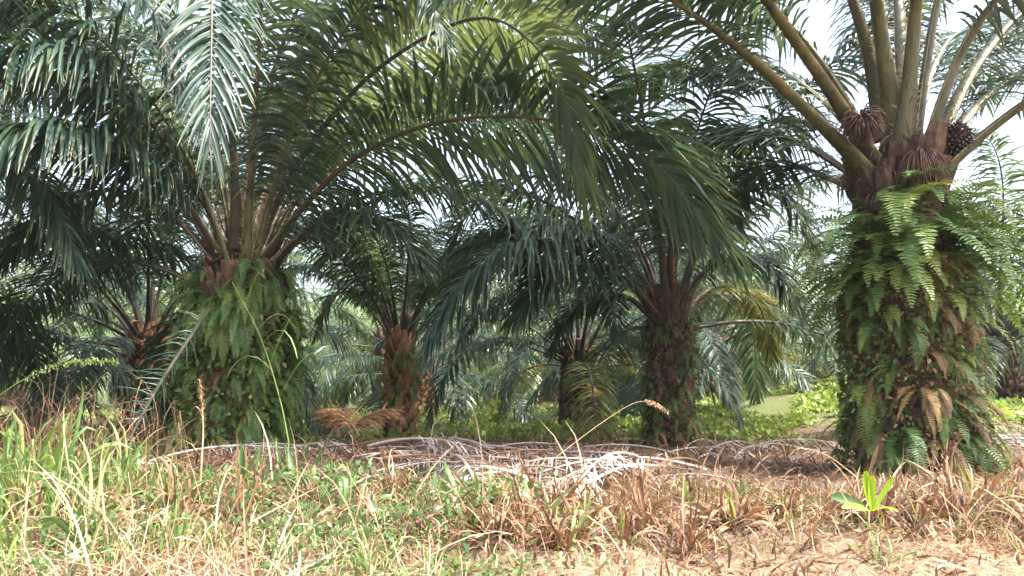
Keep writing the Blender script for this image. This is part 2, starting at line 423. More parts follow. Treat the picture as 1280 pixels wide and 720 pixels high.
bp = n.new('ShaderNodeBump'); bp.inputs['Strength'].default_value = 1; bp.inputs['Distance'].default_value = .035
l.new(n2.outputs['Fac'], bp.inputs['Height']); l.new(bp.outputs[0], b.inputs['Normal'])
SOIL = m

def axis(lo, hi, fine_lo, fine_hi, step, grow_=1.18):
    a = list(np.arange(fine_lo, fine_hi + step, step)); s = step
    while a[-1] < hi: s *= grow_; a.append(a[-1] + s)
    s = step
    while a[0] > lo: s *= grow_; a.insert(0, a[0] - s)
    return np.array(a)
xs = axis(-900, 900, -4.5, 4.5, 0.05); ys = axis(-300, 1500, 2.0, 9.0, 0.05)
X, Y = np.meshgrid(xs, ys)
Z = gz(X, Y)
# clods and small unevenness near the camera
def vnoise(X, Y, s, seed):
    r_ = np.random.default_rng(seed).random((256, 256))
    x = X * s; y = Y * s; xi = np.floor(x).astype(int); yi = np.floor(y).astype(int); fx = x - xi; fy = y - yi
    fx = fx * fx * (3 - 2 * fx); fy = fy * fy * (3 - 2 * fy)
    q = lambda a, b_: r_[a % 256, b_ % 256]
    return (q(xi, yi) * (1 - fx) + q(xi + 1, yi) * fx) * (1 - fy) + (q(xi, yi + 1) * (1 - fx) + q(xi + 1, yi + 1) * fx) * fy
near = (np.abs(X) < 6) & (Y < 11) & (Y > 0)
Z = Z + near * (0.07 * (vnoise(X, Y, 3, 1) - .5) + 0.06 * (vnoise(X, Y, 8, 2) - .5))
def soil_mask(x, y):
    a = 1 / (1 + np.exp(-(x + 0.3 - 0.1 * (5 - y)) * 3.5)) * 1 / (1 + np.exp((y - 4.75 - .25 * np.sin(x * 3)) * 6))
    return a
sm = soil_mask(X, Y)
gg = Geo()
nx, ny = len(xs), len(ys)
idx = np.arange(nx * ny).reshape(ny, nx)
F = np.stack([idx[:-1, :-1], idx[:-1, 1:], idx[1:, 1:], idx[1:, :-1]], -1).reshape(-1, 4)
gg.add(np.stack([X, Y, Z], -1), F, SOIL, np.clip((Y - 9) / 6, 0, 1), sm)
tag(gg.obj('ground'), None, None, kind='structure')

# ------------------------------------------------------------------ palms
def trunk_geo(h, r, nb=150, bl=0.24, mat=BUTT, seed=0, stubs=20):
    """fibrous column wrapped in a spiral of old cut leaf bases, z from 0 to h"""
    rs = np.random.default_rng(seed)
    g = Geo()
    K, seg = 22, 20
    z = np.linspace(-0.15, h, K)
    rr = r * np.interp(z, [-.15, .25, h * .6, h], [1.2, 1.0, .9, .75])
    th = np.linspace(0, 2 * np.pi, seg, endpoint=False)
    RR = rr[:, None] * (1 + rs.normal(0, .05, (K, seg)))
    V = np.stack([RR * np.cos(th), RR * np.sin(th), np.broadcast_to(z[:, None], (K, seg))], -1)
    i = np.arange(K - 1)[:, None] * seg; j = np.arange(seg)[None]; j2 = (j + 1) % seg
    g.add(V, np.stack([i + j, i + j2, i + seg + j2, i + seg + j], -1).reshape(-1, 4), BARK)
    top = V[-1]; c = top.mean(0) + np.array((0, 0, .15))
    g.add(np.concatenate([top, c[None]]), np.array([[a, (a + 1) % seg, (a + 2) % seg, seg] for a in range(0, seg, 2)]), BARK)
    for q in range(nb):
        f = (q + .5) / nb
        zz = f * h * 1.0 - .05
        a = q * 2.39996 + rs.normal(0, .12)
        out_ = np.array((math.cos(a), math.sin(a), 0)); sd_ = np.array((-math.sin(a), math.cos(a), 0))
        r1 = np.interp(zz, [-.15, .25, h * .6, h], [1.2, 1.0, .9, .75]) * r
        L = bl * rs.uniform(.7, 1.2) * (1 + .7 * (f > .85)); wd = r * .34 * rs.uniform(.75, 1.15); tk = wd * .45
        lean = rs.uniform(.28, .55)
        p0 = out_ * (r1 * .82) + np.array((0, 0, zz))
        dr = unit(out_ * lean + np.array((0, 0, 1.0)) + sd_ * rs.normal(0, .08))
        ks = np.array((0, .45, 1.0)); vs = []
        for k in ks:
            c = p0 + dr * L * k + out_ * .03 * math.sin(k * 3)
            ww = wd * (1 - .45 * k); t2 = tk * (1 - .35 * k)
            cut = -.25 * ww if k == 1.0 else 0
            vs += [c - sd_ * ww - out_ * t2 * .4, c - sd_ * ww * .6 + out_ * t2 + np.array((0, 0, cut)), c + sd_ * ww * .6 + out_ * t2 + np.array((0, 0, cut)), c + sd_ * ww - out_ * t2 * .4]
        V = np.array(vs); Fq = []
        for k in range(2):
            for e in range(4):
                a0 = k * 4 + e; a1 = k * 4 + (e + 1) % 4
                Fq.append((a0, a1, a1 + 4, a0 + 4))
        Fq.append((8, 9, 10, 11))
        g.add(V, Fq, mat)
    # hanging fibre
    m = 160
    zz = rs.uniform(.2, h, m); a = rs.uniform(0, 2 * np.pi, m)
    o_ = np.stack([np.cos(a), np.sin(a), np.zeros(m)], 1)
    P = grow(o_ * (r * 1.02) + np.stack([zz * 0, zz * 0, zz], 1), unit(o_ + rs.normal(0, .3, (m, 3))), rs.uniform(.08, .25, m), 4, np.full(m, 2.5))
    sd_ = np.stack([-np.sin(a), np.cos(a), np.zeros(m)], 1)
    strips(g, P, sd_[:, None, :] * np.array([.008, .007, .005, .001])[None, :, None] , mat)
    return g

def palm(loc, h, r, label, group=None, seed=0, mat=BUTT, bl=.24, nb=150, name='oil_palm'):
    t = thing(name, loc, label, 'palm tree', group)
    trunk_geo(h, r, nb, bl, mat, seed).obj('trunk', t, smooth=False)
    return t

def add_frond(t, meshes, rz=0.0, label=None, scale=1.0, z=0.0):
    a = link(bpy.data.objects.new('frond', meshes[0]), t)
    a.rotation_euler = (0, 0, rz); a.scale = (scale,) * 3; a.location = (0, 0, z)
    link(bpy.data.objects.new('leaflets', meshes[1]), a)
    if label: a['label'] = label
    return a

def hero(t, pts, **kw):
    """frond through photo points (px, py, depth)"""
    base = np.array(t.location)
    C, L = spline([at(*p) - base for p in pts], 44)
    label = kw.pop('label', None)
    return add_frond(t, frond_geo(C, L, **kw), label=label)

# shared frond shapes, from upright young ones to old hanging ones
SHAPES = {}
def shape(kind, i):
    key = (kind, i)
    if key not in SHAPES:
        el = [84, 74, 62, 48, 32, 14, -8][i]
        bend = [52, 72, 88, 100, 105, 95, 70][i]
        ln = [5.2, 6.0, 6.4, 6.4, 6.2, 5.6, 5.0][i]
        C = generic_curve(R(el), ln, R(bend), r0=.12 + .03 * i, z0=-.07 * i, p=1.3, wob=rng.normal(0, .25))
        kw = dict(near=dict(nl=110, K=6, leafL=.9, leafW=.024, droop=1.7, edge=True, spines=True),
                  mid=dict(nl=95, K=5, leafL=.85, leafW=.026, droop=1.7, edge=False, spines=False, fold=False, pmat=PETI_R),
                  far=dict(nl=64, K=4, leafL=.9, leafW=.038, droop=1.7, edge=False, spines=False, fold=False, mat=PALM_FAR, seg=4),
                  yel=dict(nl=90, K=5, leafL=.75, leafW=.022, edge=False, spines=False, fold=False, mat=PALM_YEL, pmat=PETI_R))[kind]
        SHAPES[key] = frond_geo(C, ln, **kw)
    return SHAPES[key]

def crown(t, kind, z, count=26, lo=0, hi=6, scale=1.0, seed=0, skip=None, yellow=0, power=.8):
    rs = np.random.default_rng(seed)
    a0 = rs.uniform(0, 6.28)
    for k in range(count):
        f = (k / max(1, count - 1)) ** power
        i = int(round(lo + (hi - lo) * f))
        a = a0 + k * 2.39996 + rs.normal(0, .1)
        if skip and skip(a % (2 * math.pi), i):
            continue
        kd = 'yel' if (yellow and i >= 5 and rs.random() < yellow) else kind
        add_frond(t, shape(kd, min(i, 6)), a, scale=scale * rs.uniform(.9, 1.08), z=z)

def base_at(px, depth):
    x = (px - 640) / FPX * depth * math.cos(TILT) ** -1 * 0.985
    return np.array((x, depth, float(gz(x, depth))))

# --- palm A: the left foreground palm
A = palm(base_at(300, 10), 2.15, .52, 'thick oil palm left of centre whose trunk is hidden under a skirt of green ferns', seed=1)
dk = dict(pmat=PETI_R)
hero(A, [(318, 325, 10), (345, 255, 9.9), (400, 165, 9.6), (480, 80, 8.9), (600, 22, 8.0), (690, 85, 7.2), (733, 240, 6.7)], nl=185, leafL=1.15, leafW=.027, droop=.85, pet=.13, wild=.5, roll=1.1, mat=PALM_OLIVE, **dk)
hero(A, [(330, 330, 10), (370, 270, 9.7), (440, 200, 9.2), (540, 155, 8.6), (670, 148, 7.8), (800, 190, 7.1), (915, 315, 6.6)], nl=185, leafL=1.2, leafW=.026, droop=1.3, pet=.13, wild=.7, roll=.9, **dk)
hero(A, [(325, 325, 10), (365, 235, 10.3), (440, 150, 10.8), (560, 95, 11.2), (680, 130, 11.4), (760, 230, 11.3)], leafW=.029, leafL=1.0, droop=2.0, **dk)
hero(A, [(335, 335, 10), (380, 290, 10), (460, 245, 9.9), (560, 235, 9.8), (640, 275, 9.6), (690, 350, 9.5)], leafW=.023, droop=1.3, **dk)
hero(A, [(290, 310, 10.2), (265, 220, 10.8), (220, 110, 11.5), (150, 20, 12), (60, -10, 12.6), (-40, 40, 13)], nl=140, leafW=.026, leafL=1.05, droop=2.2, **dk)
hero(A, [(283, 318, 10.3), (255, 250, 10.9), (205, 180, 11.5), (130, 120, 12), (50, 110, 12.5), (-30, 160, 13)], nl=140, leafW=.026, leafL=1.05, droop=2.2, **dk)
hero(A, [(300, 318, 10.2), (312, 200, 10.6), (340, 90, 11), (400, 10, 11.4), (500, -20, 11.8), (600, 30, 12)], leafW=.027, leafL=1.0, droop=1.5, **dk)
hero(A, [(338, 340, 10), (370, 300, 9.7), (420, 268, 9.4), (480, 275, 9.1), (530, 330, 9.0)], leafW=.022, leafL=.8, **dk)
hero(A, [(322, 325, 10), (350, 230, 10.6), (395, 130, 11.4), (470, 40, 12), (570, 10, 12.5), (650, 60, 13)], leafW=.029, leafL=1.0, droop=2.0, **dk)
hero(A, [(285, 320, 10), (262, 265, 9.9), (222, 205, 9.6), (170, 130, 9.1), (90, 70, 8.5), (0, 70, 7.9), (-80, 150, 7.5)], nl=165, leafW=.022, leafL=1.05, droop=2.8, wild=1.2, **dk)
hero(A, [(275, 325, 10), (245, 270, 9.8), (195, 215, 9.4), (120, 172, 8.8), (30, 160, 8.1), (-60, 210, 7.6)], nl=165, leafW=.022, leafL=1.05, droop=2.8, wild=1.2, **dk)
hero(A, [(268, 328, 10), (232, 285, 10), (190, 250, 10), (130, 238, 10), (60, 265, 10), (0, 330, 10)], leafW=.024, droop=1.2, **dk)
hero(A, [(280, 320, 10), (255, 245, 10.3), (215, 150, 10.8), (150, 60, 11.4), (60, 10, 12), (-40, 30, 12.4)], leafW=.029, leafL=1.0, droop=2.0, **dk)
hero(A, [(298, 310, 9.9), (292, 200, 9.5), (284, 70, 8.9), (276, -40, 8.1), (270, -95, 7.3), (266, -40, 6.5), (264, 70, 6.0), (262, 190, 5.8)], nl=140, leafL=.9, leafW=.018, droop=1.2, roll=.25, **dk)
hero(A, [(305, 310, 10), (318, 200, 9.9), (345, 80, 9.6), (390, -20, 9.2), (450, -70, 8.6), (520, -30, 8.0), (560, 60, 7.6)], leafW=.022, **dk)
hero(A, [(290, 310, 10), (275, 190, 10.0), (245, 70, 9.8), (190, -20, 9.4), (110, -60, 8.9), (30, -20, 8.4), (-20, 60, 8.1)], leafW=.023, **dk)
hero(A, [(312, 318, 10), (335, 230, 10.1), (385, 120, 10.3), (470, 20, 10.5), (590, -30, 10.7), (700, 0, 10.9), (780, 90, 11)], nl=140, leafL=1.05, leafW=.027, droop=1.0, roll=.8, **dk)
hero(A, [(328, 330, 10.1), (360, 260, 10.4), (430, 190, 10.9), (530, 150, 11.4), (650, 165, 11.8), (740, 230, 12), (780, 310, 12)], nl=130, leafL=1.0, leafW=.028, droop=1.4, roll=.6, **dk)
crown(A, 'near', 2.2, 36, 0, 5, seed=11, skip=lambda a, i: i > 1 and not (1.35 < a < 2.9))

# --- palm B: the big right palm
B = palm(base_at(1138, 7.7), 3.0, .47, 'tall oil palm at the right with bare olive petioles above a fern covered trunk', seed=2, nb=190)
bk = dict(pw=.095, nl=120, leafW=.024)
hero(B, [(1096, 215, 7.6), (1060, 150, 7.4), (1000, 60, 7.0), (900, -70, 6.4), (760, -165, 5.8), (600, -185, 5.3), (460, -140, 5.0), (370, -60, 4.9)], pet=.3, pw=.09, nl=140, leafW=.022, leafL=.95, droop=1.6)
hero(B, [(1100, 205, 7.8), (1062, 140, 8.0), (1000, 50, 8.4), (900, -20, 9), (790, -40, 9.6), (690, 0, 10), (640, 90, 10.2)], pet=.25, pw=.09, nl=140, leafW=.026, leafL=1.05, droop=1.5)
hero(B, [(1098, 235, 7.6), (1065, 195, 7.5), (1010, 140, 7.3), (930, 65, 6.9), (840, 0, 6.5), (740, -60, 6.0), (640, -70, 5.6), (560, -10, 5.3)], pet=.36, droop=1.1, **bk)
hero(B, [(1092, 200, 7.7), (1070, 150, 7.7), (1030, 85, 7.8), (985, 30, 7.9), (900, -50, 8.1), (790, -90, 8.3), (680, -60, 8.4)], pet=.3, **bk)
hero(B, [(1092, 215, 7.9), (1050, 175, 8.3), (1000, 130, 8.8), (920, 92, 9.6), (830, 90, 10.4), (760, 150, 11)], pet=.2, leafW=.024, pw=.08, pmat=PETI_R)
hero(B, [(1085, 235, 7.9), (1045, 205, 8.2), (990, 175, 8.7), (930, 165, 9.2), (870, 190, 9.7), (830, 260, 10)], pet=.2, leafW=.024, pw=.08, pmat=PETI_R)
hero(B, [(1085, 250, 8.0), (1040, 225, 8.5), (985, 208, 9.2), (930, 225, 9.9), (900, 290, 10.2)], pet=.2, leafW=.024, pw=.07, leafL=.7, pmat=PETI_R)
hero(B, [(1105, 175, 7.7), (1092, 100, 7.7), (1072, 20, 7.6), (1035, -70, 7.4), (960, -140, 6.9), (870, -150, 6.3), (790, -90, 5.8)], pet=.3, **bk)
hero(B, [(1122, 185, 7.55), (1108, 90, 7.4), (1095, 0, 7.2), (1080, -120, 6.8), (1060, -200, 6.0), (1040, -180, 5.2)], pet=.42, **bk)
hero(B, [(1128, 190, 7.45), (1138, 90, 7.3), (1146, 0, 7.1), (1160, -110, 6.6), (1180, -190, 5.9)], pet=.5, **bk)
hero(B, [(1145, 180, 7.6), (1158, 80, 7.6), (1175, -10, 7.6), (1210, -120, 7.5), (1280, -180, 7.2), (1380, -140, 6.8)], pet=.36, **bk)
hero(B, [(1135, 180, 7.9), (1128, 80, 8.1), (1122, -10, 8.4), (1110, -120, 9), (1090, -180, 10), (1060, -140, 11)], pet=.3, **bk)
hero(B, [(1158, 190, 7.5), (1178, 125, 7.4), (1205, 60, 7.3), (1245, 0, 7.1), (1320, -70, 6.8), (1420, -90, 6.4), (1520, -30, 6)], pet=.34, **bk)
hero(B, [(1165, 195, 7.7), (1188, 140, 7.8), (1225, 75, 8.0), (1280, 15, 8.3), (1360, -30, 8.7), (1450, -10, 9.2), (1500, 80, 9.5)], pet=.28, **bk)
hero(B, [(1172, 205, 7.8), (1198, 160, 8.0), (1235, 120, 8.4), (1290, 85, 8.9), (1360, 75, 9.6), (1420, 130, 10.1)], pet=.2, **bk)
hero(B, [(1160, 235, 7.5), (1195, 200, 7.4), (1240, 160, 7.3), (1300, 118, 7.1), (1380, 85, 6.9), (1480, 80, 6.6), (1570, 150, 6.3)], pet=.34, **bk)
hero(B, [(1170, 190, 8), (1200, 120, 8.6), (1240, 60, 9.4), (1290, 30, 10.4), (1330, 70, 11.3)], pet=.18, pmat=PETI_R)
crown(B, 'near', 3.05, 12, 0, 4, seed=5, skip=lambda a, i: not (0.3 < a < 2.8))

# --- palm C: middle palm
D_FRONDS = []
Cc = palm(base_at(838, 10.9), 1.95, .29, 'medium oil palm right of centre with a dark bare-looking trunk and spreading crown', seed=3, nb=170, bl=.2)
ck = dict(pmat=PETI_R, leafW=.022)
for pts in ([(492, 418, 13.2), (478, 392, 13.1), (450, 365, 12.9), (415, 372, 12.7), (395, 420, 12.6)], [(508, 418, 13.2), (522, 385, 13.1), (545, 350, 13), (575, 345, 13), (600, 385, 13)],
            [(496, 415, 13.2), (484, 370, 13.1), (462, 320, 12.8), (430, 300, 12.4), (400, 330, 12.1)]):
    D_FRONDS.append(pts)
hero(Cc, [(818, 385, 10.9), (800, 345, 10.6), (765, 315, 10.2), (700, 298, 9.6), (620, 315, 9.1), (555, 385, 8.8), (535, 430, 8.7)], nl=170, leafL=1.05, droop=1.7, **ck)
hero(Cc, [(815, 392, 10.8), (790, 355, 10.4), (745, 335, 9.9), (690, 345, 9.5), (640, 400, 9.2)], nl=130, leafL=.8, droop=1.6, **ck)
hero(Cc, [(820, 380, 10.9), (785, 322, 10.7), (730, 285, 10.4), (660, 275, 10.1), (590, 310, 9.9), (560, 370, 9.8)], nl=150, leafL=1.0, droop=1.8, **ck)
hero(Cc, [(812, 395, 10.9), (785, 372, 10.9), (750, 368, 11), (710, 395, 11.2), (690, 440, 11.3)], leafL=.6, **ck)
hero(Cc, [(822, 380, 10.9), (805, 320, 11), (760, 255, 11), (680, 220, 11), (600, 250, 10.8), (550, 330, 10.6)], **ck)
hero(Cc, [(850, 385, 10.9), (875, 345, 10.7), (915, 325, 10.4), (965, 335, 10), (1000, 390, 9.8)], leafL=.75, **ck)
hero(Cc, [(848, 378, 10.9), (870, 310, 10.8), (915, 250, 10.5), (975, 240, 10.1), (1020, 310, 9.8)], **ck)
hero(Cc, [(853, 390, 11), (880, 365, 11.4), (915, 358, 11.9), (950, 385, 12.4), (965, 450, 12.7)], leafL=.6, mat=PALM_YEL, pmat=PETI_R, leafW=.02, label='yellowing frond hanging to the right')
hero(Cc, [(835, 378, 10.8), (838, 320, 10.3), (842, 250, 9.5), (850, 200, 8.6), (865, 200, 7.8)], **ck)
crown(Cc, 'mid', 1.85, 20, 0, 5, seed=21, scale=.85, skip=lambda a, i: i > 2 and (math.pi * .95 < a < math.pi * 2.05))

# --- palm D, E, F, G, H: smaller trunks further back
def mid_palm(px, depth, h, r, label, seed, count=24, scale=.8, hi=6, kind='mid', mat=BUTT_SUN, yellow=.0, z=None, nb=110):
    t = palm(base_at(px, depth), h, r, label, seed=seed, mat=mat, nb=nb, bl=.2)
    crown(t, kind, h - .05, count, 0, hi, scale, seed=seed + 40, yellow=yellow)
    return t
D = mid_palm(500, 13.2, 1.55, .24, 'slender oil palm with a reddish brown trunk behind the dry orange frond', 4, 20, .6, hi=2)
for pts in D_FRONDS:
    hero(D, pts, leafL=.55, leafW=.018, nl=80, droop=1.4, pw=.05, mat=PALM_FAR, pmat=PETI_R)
E = mid_palm(724, 14.5, 1.4, .33, 'short oil palm with yellowing hanging fronds left of the dark middle trunk', 5, 26, .7, yellow=.9, mat=BUTT, hi=5)
Fp = mid_palm(182, 15.0, 1.9, .36, 'oil palm with a sunlit orange-brown trunk just left of the fern skirted trunk', 6, 26, .9)
G = mid_palm(886, 21.5, 1.9, .38, 'dark trunked oil palm seen just right behind the middle palm', 7, 24, .85, yellow=.5)
H = mid_palm(530, 20, 1.3, .3, 'small dark oil palm right behind the slender reddish one', 8, 22, .8)
I = palm(np.array((-8.4, 9.8, 0.0)), 2.6, .5, 'oil palm beyond the left edge whose fronds reach into the picture', seed=9)
crown(I, 'near', 2.6, 30, 0, 5, seed=60, skip=lambda a, i: i > 0 and (a < .45 or a > 5.75))

hero(I, [(-150, 190, 9.8), (-110, 60, 9.4), (0, -50, 9), (110, -60, 8.6), (190, 10, 8.3), (225, 110, 8.2)], nl=150, leafW=.023, leafL=1.0, droop=2.2, pmat=PETI_R)
hero(I, [(-150, 210, 9.8), (-100, 110, 9.7), (-20, 40, 9.6), (70, 30, 9.6), (140, 100, 9.6), (170, 190, 9.6)], nl=150, leafW=.023, leafL=1.0, droop=2.2, pmat=PETI_R)
hero(I, [(-150, 240, 9.8), (-90, 190, 9.5), (-10, 190, 9.2), (60, 240, 9), (100, 330, 8.9)], nl=140, leafW=.023, leafL=.9, droop=2.4, pmat=PETI_R)
# --- rows of further palms: shared trunks, shared crowns
far_trunks = [trunk_geo(2.2, .4, 70, .24, BUTT, 30 + k).mesh('trunk') for k in range(3)]
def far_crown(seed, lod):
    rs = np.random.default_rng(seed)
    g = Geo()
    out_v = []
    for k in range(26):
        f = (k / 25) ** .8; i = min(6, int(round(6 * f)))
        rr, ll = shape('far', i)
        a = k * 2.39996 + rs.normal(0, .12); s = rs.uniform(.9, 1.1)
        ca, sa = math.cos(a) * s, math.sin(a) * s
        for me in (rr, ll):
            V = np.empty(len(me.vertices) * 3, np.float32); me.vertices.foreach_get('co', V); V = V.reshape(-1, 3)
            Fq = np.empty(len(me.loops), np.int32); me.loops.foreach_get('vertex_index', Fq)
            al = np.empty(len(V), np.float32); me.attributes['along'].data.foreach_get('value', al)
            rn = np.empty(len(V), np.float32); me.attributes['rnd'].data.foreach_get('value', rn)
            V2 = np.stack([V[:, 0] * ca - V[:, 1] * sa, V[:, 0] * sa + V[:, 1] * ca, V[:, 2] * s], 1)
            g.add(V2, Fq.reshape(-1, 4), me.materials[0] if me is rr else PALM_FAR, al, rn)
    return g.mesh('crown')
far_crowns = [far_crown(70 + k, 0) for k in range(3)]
named = [(p.location.x, p.location.y) for p in (A, B, Cc, D, E, Fp, G, H, I)]
spots = []
for row in range(0, 11):
    y = 17.5 + row * 6.6
    half = y * .72 + 5
    x = -half + (row % 2) * 4
    while x < half:
        xx = x + rng.uniform(-1, 1); yy = y + rng.uniform(-1, 1)
        if all((xx - a) ** 2 + (yy - b_) ** 2 > 3.6 ** 2 for a, b_ in named) and abs(xx / yy) < .74 :
            spots.append((xx, yy))
        x += 7.2
spots += [(13.5, 13.5), (-10.5, 14.0), (13.5, 17)]
k = 0
for xx, yy in spots:
    if yy < 34:
        t = thing('oil_palm', (xx, yy, gz(xx, yy)), 'oil palm standing in the rows behind the foreground palms', 'palm tree', 'oil palms in the nearer background rows', rz=rng.uniform(0, 6.28))
        s = rng.uniform(.75, 1.15)
        tr = link(bpy.data.objects.new('trunk', far_trunks[k % 3]), t); tr.scale = (1, 1, s)
        crown(t, 'mid' if yy < 20 else 'far', 2.2 * s - .05, 22, 0, 6, rng.uniform(.8, 1.0), seed=100 + k, yellow=.15)
    else:
        t = thing('oil_palm', (xx, yy, gz(xx, yy)), 'distant oil palm in the crowded plantation rows', 'palm tree', 'distant oil palms', rz=rng.uniform(0, 6.28))
        s = rng.uniform(.85, 1.6)
        tr = link(bpy.data.objects.new('trunk', far_trunks[k % 3]), t); tr.scale = (1, 1, s)
        cr = link(bpy.data.objects.new('crown', far_crowns[k % 3]), t); cr.location = (0, 0, 2.2 * s - .05); cr.scale = (.95,) * 3
    k += 1

# ------------------------------------------------------------------ flowers and fruit on palm B (they grow on it: parts)
def spike_bunch(r, nspk, seed, long=1.0, dr=1.7):
    rs = np.random.default_rng(seed); g = Geo()
    ph = rs.uniform(0, 2 * np.pi, nspk); ct = rs.uniform(-.9, .9, nspk); st = np.sqrt(1 - ct ** 2)
    D0 = np.stack([st * np.cos(ph), st * np.sin(ph), ct], 1)
    P = grow(np.zeros((nspk, 3)) + D0 * .03, D0, r * rs.uniform(.9, 1.15, nspk) * long * 1.5, 7, rs.uniform(.7, 1.3, nspk) * dr, .9)
    for p in P:
        tube(g, p, np.array([.004, .006, .0065, .0065, .006, .005, .002]), SPIKE, seg=5, cap=False)
    return g
def put(g, name, parent, w_):
    o = g.obj(name, parent); o.location = Vector([float(c) for c in w_]) - parent.location
    return o
fl = put(spike_bunch(.14, 230, 1), 'flower_head', B, at(1077, 150, 7.25)); fl['label'] = 'dried brown flower head, round and drooping'
fl = put(spike_bunch(.12, 190, 2, 2.0, 4.5), 'flower_head', B, at(1150, 195, 7.2)); fl['label'] = 'dried brown flower head, long and hanging'
def fruit_bunch(rx, rz_, nf, seed):
    rs = np.random.default_rng(seed); g = Geo()
    for q in range(nf):
        ct = 1 - 2 * (q + .5) / nf; st = math.sqrt(1 - ct * ct); a = q * 2.39996
        nrm = unit(np.array((st * math.cos(a) / rx, st * math.sin(a) / rx, ct / rz_)))
        c = np.array((st * math.cos(a) * rx, st * math.sin(a) * rx, ct * rz_))
        L = .032 * rs.uniform(.6, 1.4)
        tube(g, np.stack([c - nrm * .01, c + nrm * L * .4, c + nrm * L * .8, c + nrm * L * 1.25]), np.array([.012, .019, .013, .002]), FRUIT, seg=6, cap=False)
    th = 14
    zz = np.cos(np.linspace(0, np.pi, 8)); rr = np.sin(np.linspace(0, np.pi, 8))
    tube(g, np.stack([zz * 0, zz * 0, zz * rz_], 1) * .97, rr * rx * .97 + .001, FRUIT, seg=12)
    return g
fr = put(fruit_bunch(.13, .14, 170, 3), 'fruit_bunch', B, at(1194, 174, 7.4)); fr['label'] = 'dark spiky fruit bunch'
put(fruit_bunch(.10, .12, 110, 4), 'fruit_bunch', B, at(1112, 205, 7.5))
for PP, z0_, z1_, ra, rb, m_ in ((B, 2.35, 3.25, .30, .46, 420), (A, 1.7, 2.5, .36, .52, 420), (Cc, 1.3, 2.1, .2, .32, 240)):   # torn fibre at the foot of the stalks
    g = Geo()
    a = rng.uniform(0, 2 * np.pi, m_); zz = rng.uniform(z0_, z1_, m_); o_ = np.stack([np.cos(a), np.sin(a), np.zeros(m_)], 1)
    P = grow(o_ * rng.uniform(ra, rb, m_)[:, None] + np.stack([zz * 0, zz * 0, zz], 1), unit(o_ * .6 + rng.normal(0, .6, (m_, 3)) + np.array((0, 0, .4))), rng.uniform(.08, .32, m_), 5, rng.uniform(.5, 3, m_))
    strips(g, P, np.stack([-np.sin(a), np.cos(a), a * 0], 1)[:, None, :] * (np.array([1, .9, .8, .5, .1])[None, :, None] * rng.uniform(.003, .018, m_)[:, None, None]), SPIKE)
    g.obj('sheath_fibre', PP)

# ------------------------------------------------------------------ ferns growing on trunks: every clump a plant
def fern_frond(g, C, L, mat, pinna=.07, npin=30, pw=.011, stem=None):
    n = len(C)
    T = unit(np.gradient(C, axis=0)); h = C[-1] - C[0]; h[2] = 0
    S0 = unit(np.cross(unit(h), np.array((0, 0, 1.0)))); S = unit(S0 - (T @ S0)[:, None] * T); N = np.cross(S, T)
    tube(g, C, np.linspace(.004, .0012, n), stem or mat, seg=4, cap=False)
    u = np.linspace(.1, .99, npin)
    p = interp_curve(C, u); t = unit(interp_curve(T, u)); s = unit(interp_curve(S, u)); nn = interp_curve(N, u)
    r0 = rng.random()
    for sg in (-1, 1):
        Lp = pinna * np.interp(u, [0, .2, .6, 1], [.4, .95, 1, .15]) * rng.uniform(.85, 1.1, npin)
        d = unit(s * sg + t * .32 + nn * rng.normal(.1, .12, npin)[:, None])
        P = grow(p, d, Lp, 4, rng.uniform(.0, .5, npin))
        w0 = t - (t * d).sum(-1, keepdims=True) * d
        W = unit(w0)[:, None, :] * (np.array([.7, 1, .7, .08])[None, :, None] * pw * .62)
        strips(g, P, W, mat, rnd=np.clip(r0 + rng.normal(0, .12, npin), 0, 1))

def fern_clump(nf, Lmin, Lmax, el_lo, el_hi, bend, spread, mat=FERN, pinna=.08, pw=.012, dry=0):
    g = Geo()
    for k in range(nf):
        L = rng.uniform(Lmin, Lmax)
        C = generic_curve(R(rng.uniform(el_lo, el_hi)), L, R(bend * rng.uniform(.8, 1.2)), r0=0, n=14, p=.8, wob=rng.normal(0, .4))
        a = rng.normal(0, spread); ca, sa = math.cos(a), math.sin(a)
        C = np.stack([C[:, 0] * ca - C[:, 1] * sa, C[:, 0] * sa + C[:, 1] * ca, C[:, 2]], 1)
        mm = FERN_D if rng.random() < dry else mat
        fern_frond(g, C, L, mm, pinna * rng.uniform(.8, 1.2), int(L / (pw * 2.1)), pw)
    return g
FERN_L = leaf_mat('fern_leaf_pale', [(0, (0.12, 0.20, 0.05)), (0.6, (0.20, 0.28, 0.07)), (1, (0.32, 0.32, 0.08))], trans=0.4, tcol=(0.30, 0.42, 0.06), rough=0.5, objvar=0.6)
pale = [fern_clump(6, .45, .85, 25, 75, 105, .7, mat=FERN_L, pinna=.09, pw=.013).mesh('fern') for _ in range(3)]
hang = [fern_clump(8, .45, .85, 0, 55, 120, .7).mesh('fern') for _ in range(6)]          # hanging clumps
arch = [fern_clump(8, .5, .85, 35, 80, 105, .8).mesh('fern') for _ in range(4)]           # arching clumps
short = [fern_clump(8, .25, .45, 10, 60, 110, .9, pinna=.05, pw=.009, dry=.25).mesh('fern') for _ in range(5)]
dryf = [fern_clump(7, .3, .6, -20, 40, 90, .8, mat=FERN_D, pinna=.055, pw=.009).mesh('fern') for _ in range(3)]
bigf = [fern_clump(4, .8, 1.15, 30, 65, 115, .6, pinna=.14, pw=.017).mesh('fern') for _ in range(2)]
def fern_on(palm_, z, a, rad, mesh, label, group, s=1.0, tilt=0.0):
    o = link(bpy.data.objects.new('fern', mesh))
    o.location = (palm_.location.x + math.cos(a) * rad, palm_.location.y + math.sin(a) * rad, palm_.location.z + z)
    o.rotation_euler = (0, tilt, a); o.scale = (s,) * 3
    return tag(o, label, 'fern', group)
